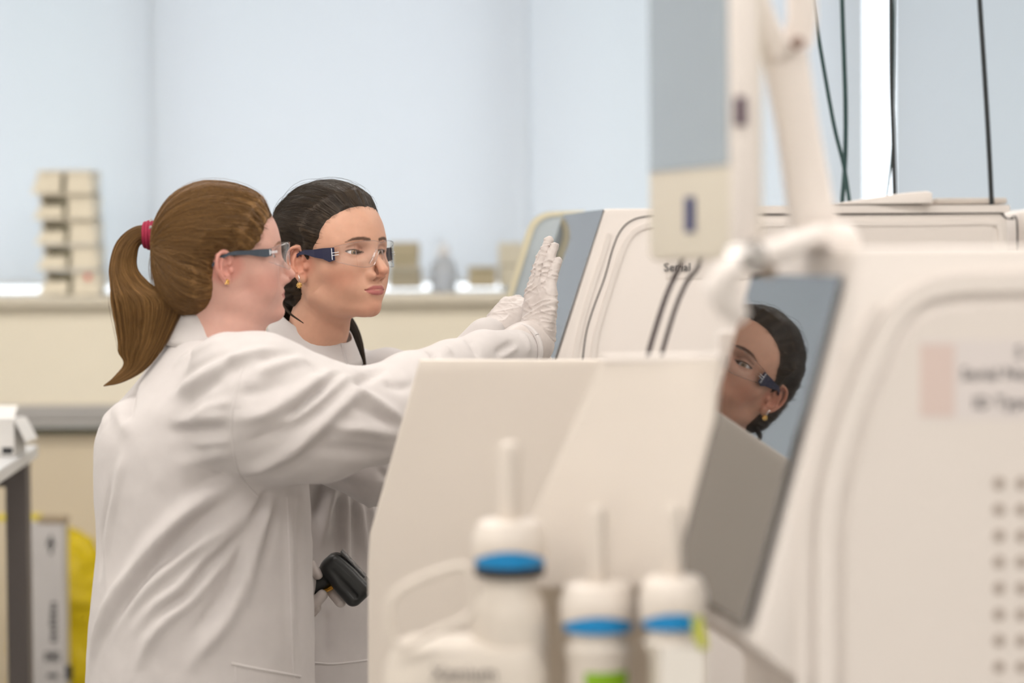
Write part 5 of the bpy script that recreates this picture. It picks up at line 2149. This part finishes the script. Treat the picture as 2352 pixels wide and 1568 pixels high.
def grip_fn(p):
    d = chain(p, [P(640, 1345, 3.87), P(690, 1345, 3.87)], [.030, .032])
    d = smin(d, ell(p, P(700, 1345, 3.875), (.034, .022, .030)), .015)
    fs = np.minimum(chain(p, [P(700, 1385, 3.85), P(722, 1384, 3.838), P(740, 1366, 3.838)], [.0105, .0100, .0085]),
                    chain(p, [P(705, 1345, 3.895), P(745, 1345, 3.885), P(762, 1354, 3.862), P(782, 1382, 3.852)], [.0105, .0105, .0098, .0090]))
    fs = np.minimum(fs, chain(p, [P(692, 1410, 3.86), P(712, 1408, 3.845), P(726, 1396, 3.84)], [.0100, .0095, .0080]))
    d = smin(d, fs, .006)
    th = chain(p, [P(690, 1318, 3.85), P(712, 1300, 3.838), P(729, 1318, 3.836)], [.0125, .0108, .0085])
    d = smin(d, th, .008)
    return d - glove_wrinkle(p, .0007, 8)


c = P(710, 1350, 3.86)
V, Q = mesh_sdf(grip_fn, (c[0] - .10, c[1] - .08, c[2] - .08), (c[0] + .08, c[1] + .08, c[2] + .07), .0019)
link('glove', mesh_of('glove', V, Q), GLOVE, one, True)

# ---- person behind, turned towards us
A2 = math.radians(-36)
O2 = P(748, 1100, 4.22)
two = empty('person', (O2[0], O2[1], 0), 'person with dark pulled-back hair and navy safety glasses standing behind the one reaching', 'person', 'people in lab coats')
H2 = Head(nose=.004, chin=-.006, smile=.0012, neck=[(-.018, 0, -.05), (-.040, 0, -.11), (-.074, 0, -.19)], neck_r=[.045, .0455, .052], tie=(-.116, 0, .040), top=.006,
          hairline=[(.105, .0765), (.090, .0775), (.068, .066), (.052, .050), (.042, .028), (.026, .008), (.015, -.008), (.004, -.004),
                    (.004, .016), (-.010, .022), (-.024, .010), (-.026, -.025), (-.034, -.055), (-.050, -.082), (-.2, -.095), (-.2, .25), (.2, .25)])
M2 = head_matrix(math.radians(-40), -.09, 0, (-.004, -.075, -.013), P(685, 609, 4.02), (1.02, 1.02, 1.03))
body2, hair2, hm2 = build_head(two, M2, H2, (.64, .36, .25), (.46, .155, .14), (.60, .21, .14), (.045, .022, .013), (.016, .010, .006), (.060, .038, .020),
                               (.28, .17, .09), (1, -.10, -.02), seed=2)
build_glasses(two, M2, H2, (.008, .010, .045), 2)
px = 4.22 / FPX


def row2(y, a, b, f=0.0):
    return (CAM_Z - (y - 600) * px, f, a, b)


TAB2 = [row2(735, .055, .060, -.03), row2(760, .070, .085, -.03), row2(790, .085, .120, -.028), row2(830, .100, .155, -.024), row2(880, .112, .172, -.015), row2(960, .125, .178, 0),
        row2(1100, .128, .174, 0), row2(1250, .130, .174, 0), row2(1400, .138, .184, 0), row2(1568, .140, .186, 0), row2(1900, .145, .188, 0)]
torso2 = torso_sdf(O2, A2, TAB2, CAM_Z - (790 - 600) * px, .46)
R2 = [P(680, 880, 4.10), P(780, 1010, 4.02), P(868, 1062, 3.97)]
R2b = [P(872, 1058, 3.97), P(1000, 920, 4.0), P(1120, 785, 4.02)]
L2 = [P(890, 900, 4.25), P(930, 1120, 4.26), P(915, 1300, 4.20)]


def coat2(p):
    d = torso2(p)
    d = smin(d, chain(p, R2, [.072, .074, .072], .02), .03)
    d = smin(d, chain(p, R2b, [.070, .052, .040], .01), .012)
    return smin(d, chain(p, L2, [.078, .066, .045], .02), .03)


FOLDS2 = [
    ([(640, 758), (690, 790), (740, 840)], 4, 7),
    ([(660, 752), (710, 790), (752, 830)], -3, 6),
    ([(630, 775), (650, 800), (690, 835)], -3, 8),
    ([(743, 1111), (728, 1150), (716, 1200)], -10, 9),
    ([(770, 1120), (752, 1180), (738, 1260)], 7, 9),
    ([(796, 1130), (795, 1200), (796, 1267), (790, 1400)], 7, 8),
    ([(808, 1140), (812, 1200), (816, 1267), (812, 1400)], -6, 7),
    ([(821, 1145), (830, 1200), (838, 1267), (842, 1380)], 7, 7),
    ([(775, 1135), (776, 1200), (772, 1300)], -5, 8),
    ([(846, 1150), (855, 1200), (862, 1260)], 6, 7),
    ([(750, 1400), (748, 1460), (745, 1520)], -4, 12),
    ([(870, 1075), (880, 1090), (890, 1100)], -4, 5),
    ([(745, 1098), (800, 1115), (860, 1130)], -3, 10),
]
coat2_o, V2, Q2 = coat_from(coat2, (-.62, 3.70, .60), (.10, 4.46, 1.44), .0048, FOLDS2, two, seed=9)
line_on(V2, Q2, [(716, 1521), (760, 1524), (800, 1521), (845, 1515)], .0018, 'pocket_edge', CLOTH_EDGE, coat2_o)
fx2, ly2 = (math.cos(A2), math.sin(A2), 0), (-math.sin(A2), math.cos(A2), 0)
c0, c1 = P(722, 748, 4.13), P(722, 692, 4.12)
col2 = collar_mesh('collar', coat2_o, collar_rings(c0, c1, (.084, .080), (.066, .064), fx2, ly2, -10, 356, dip0=-.072, dip1=-.070), CLOTH)
legs(two, O2, A2, TROUSER, SHOE, .66)
# ponytail falling behind the neck to the far shoulder
tb = M2 @ Vector((-.112, 0, .040))
tail('ponytail', hair2, [tb, tb + Vector((-.022, .030, .005)), tb + Vector((-.016, .045, -.05)), M2 @ Vector((-.105, .02, -.10)), P(770, 735, 4.20), P(806, 770, 4.20), P(822, 835, 4.19), P(834, 890, 4.19)],
     [.012, .018, .024, .026, .020, .015, .013, .004], (.014, .009, .006), (.055, .034, .018), hm2, n=800, seed=8)
tail('loose_lock', hair2, [M2 @ Vector((-.045, -.050, -.055)), P(648, 690, 4.06), P(662, 716, 4.04), P(697, 742, 4.03)], [.006, .004, .0016, .0006], (.014, .009, .006), (.05, .03, .016), hm2, n=50, seed=12)
# drop earring
e0 = M2 @ Vector((-.0005, -.0795, -.0335))
er = MB().tube([e0 + Vector((0, -.001, .004)), e0 + Vector((.0015, -.003, 0)), e0 + Vector((.001, -.003, -.007))], .0011, 6)
ero = er.build('earring', SILVER, two, True)
ec = e0 + Vector((.001, -.003, -.0125))
er = MB()
for k in range(9):
    a = 2 * math.pi * k / 9
    er.tube([ec, ec + Vector((math.cos(a) * .0052, 0, math.sin(a) * .0052))], [.0022, .0009], 6)
er.lathe([(.0, -.002), (.003, -.001), (.003, .001), (.0, .002)], ec, (0, 1, 0), 10, closed=False)
er.build('sun_pendant', GOLD, ero, True)
# gloved right hand, half closed, behind the raised hand
wp = P(1142, 768, 4.03)
hx = (P(1196, 690, 4.06) - wp).normalized()
hz = Vector((-.62, -.74, .25))
hz = (hz - hx * hz.dot(hx)).normalized()
hy = hz.cross(hx)
HM = Matrix.Translation(wp - hx * .02) @ Matrix((hx, hy, hz)).transposed().to_4x4() @ Matrix.Scale(.92, 4)
J = hand_joints([(35, 75, 40), (62, 92, 50), (66, 95, 50), (68, 95, 50)], [2, 1, -1, -2], [(.030, .028, -.016), (.056, .036, -.034), (.078, .026, -.046), (.090, .010, -.050)])
build_hand('glove', two, HM, J, 1, GLOVE, seed=6, amp=.0013)
# gloved left hand hanging
wp = P(912, 1318, 4.20)
hx = Vector((.12, -.1, -1)).normalized()
hz = Vector((.8, .5, 0))
hz = (hz - hx * hz.dot(hx)).normalized()
hy = hz.cross(hx)
HM = Matrix.Translation(wp) @ Matrix((hx, hy, hz)).transposed().to_4x4() @ Matrix.Scale(.93, 4)
J = hand_joints([(15, 22, 15), (18, 25, 15), (20, 28, 18), (22, 30, 18)], [4, 1, -2, -5], [(.030, .030, -.014), (.060, .046, -.026), (.085, .052, -.034), (.104, .053, -.038)], -1)
build_hand('glove', two, HM, J, -1, GLOVE, h=.0024, seed=4, amp=.001)
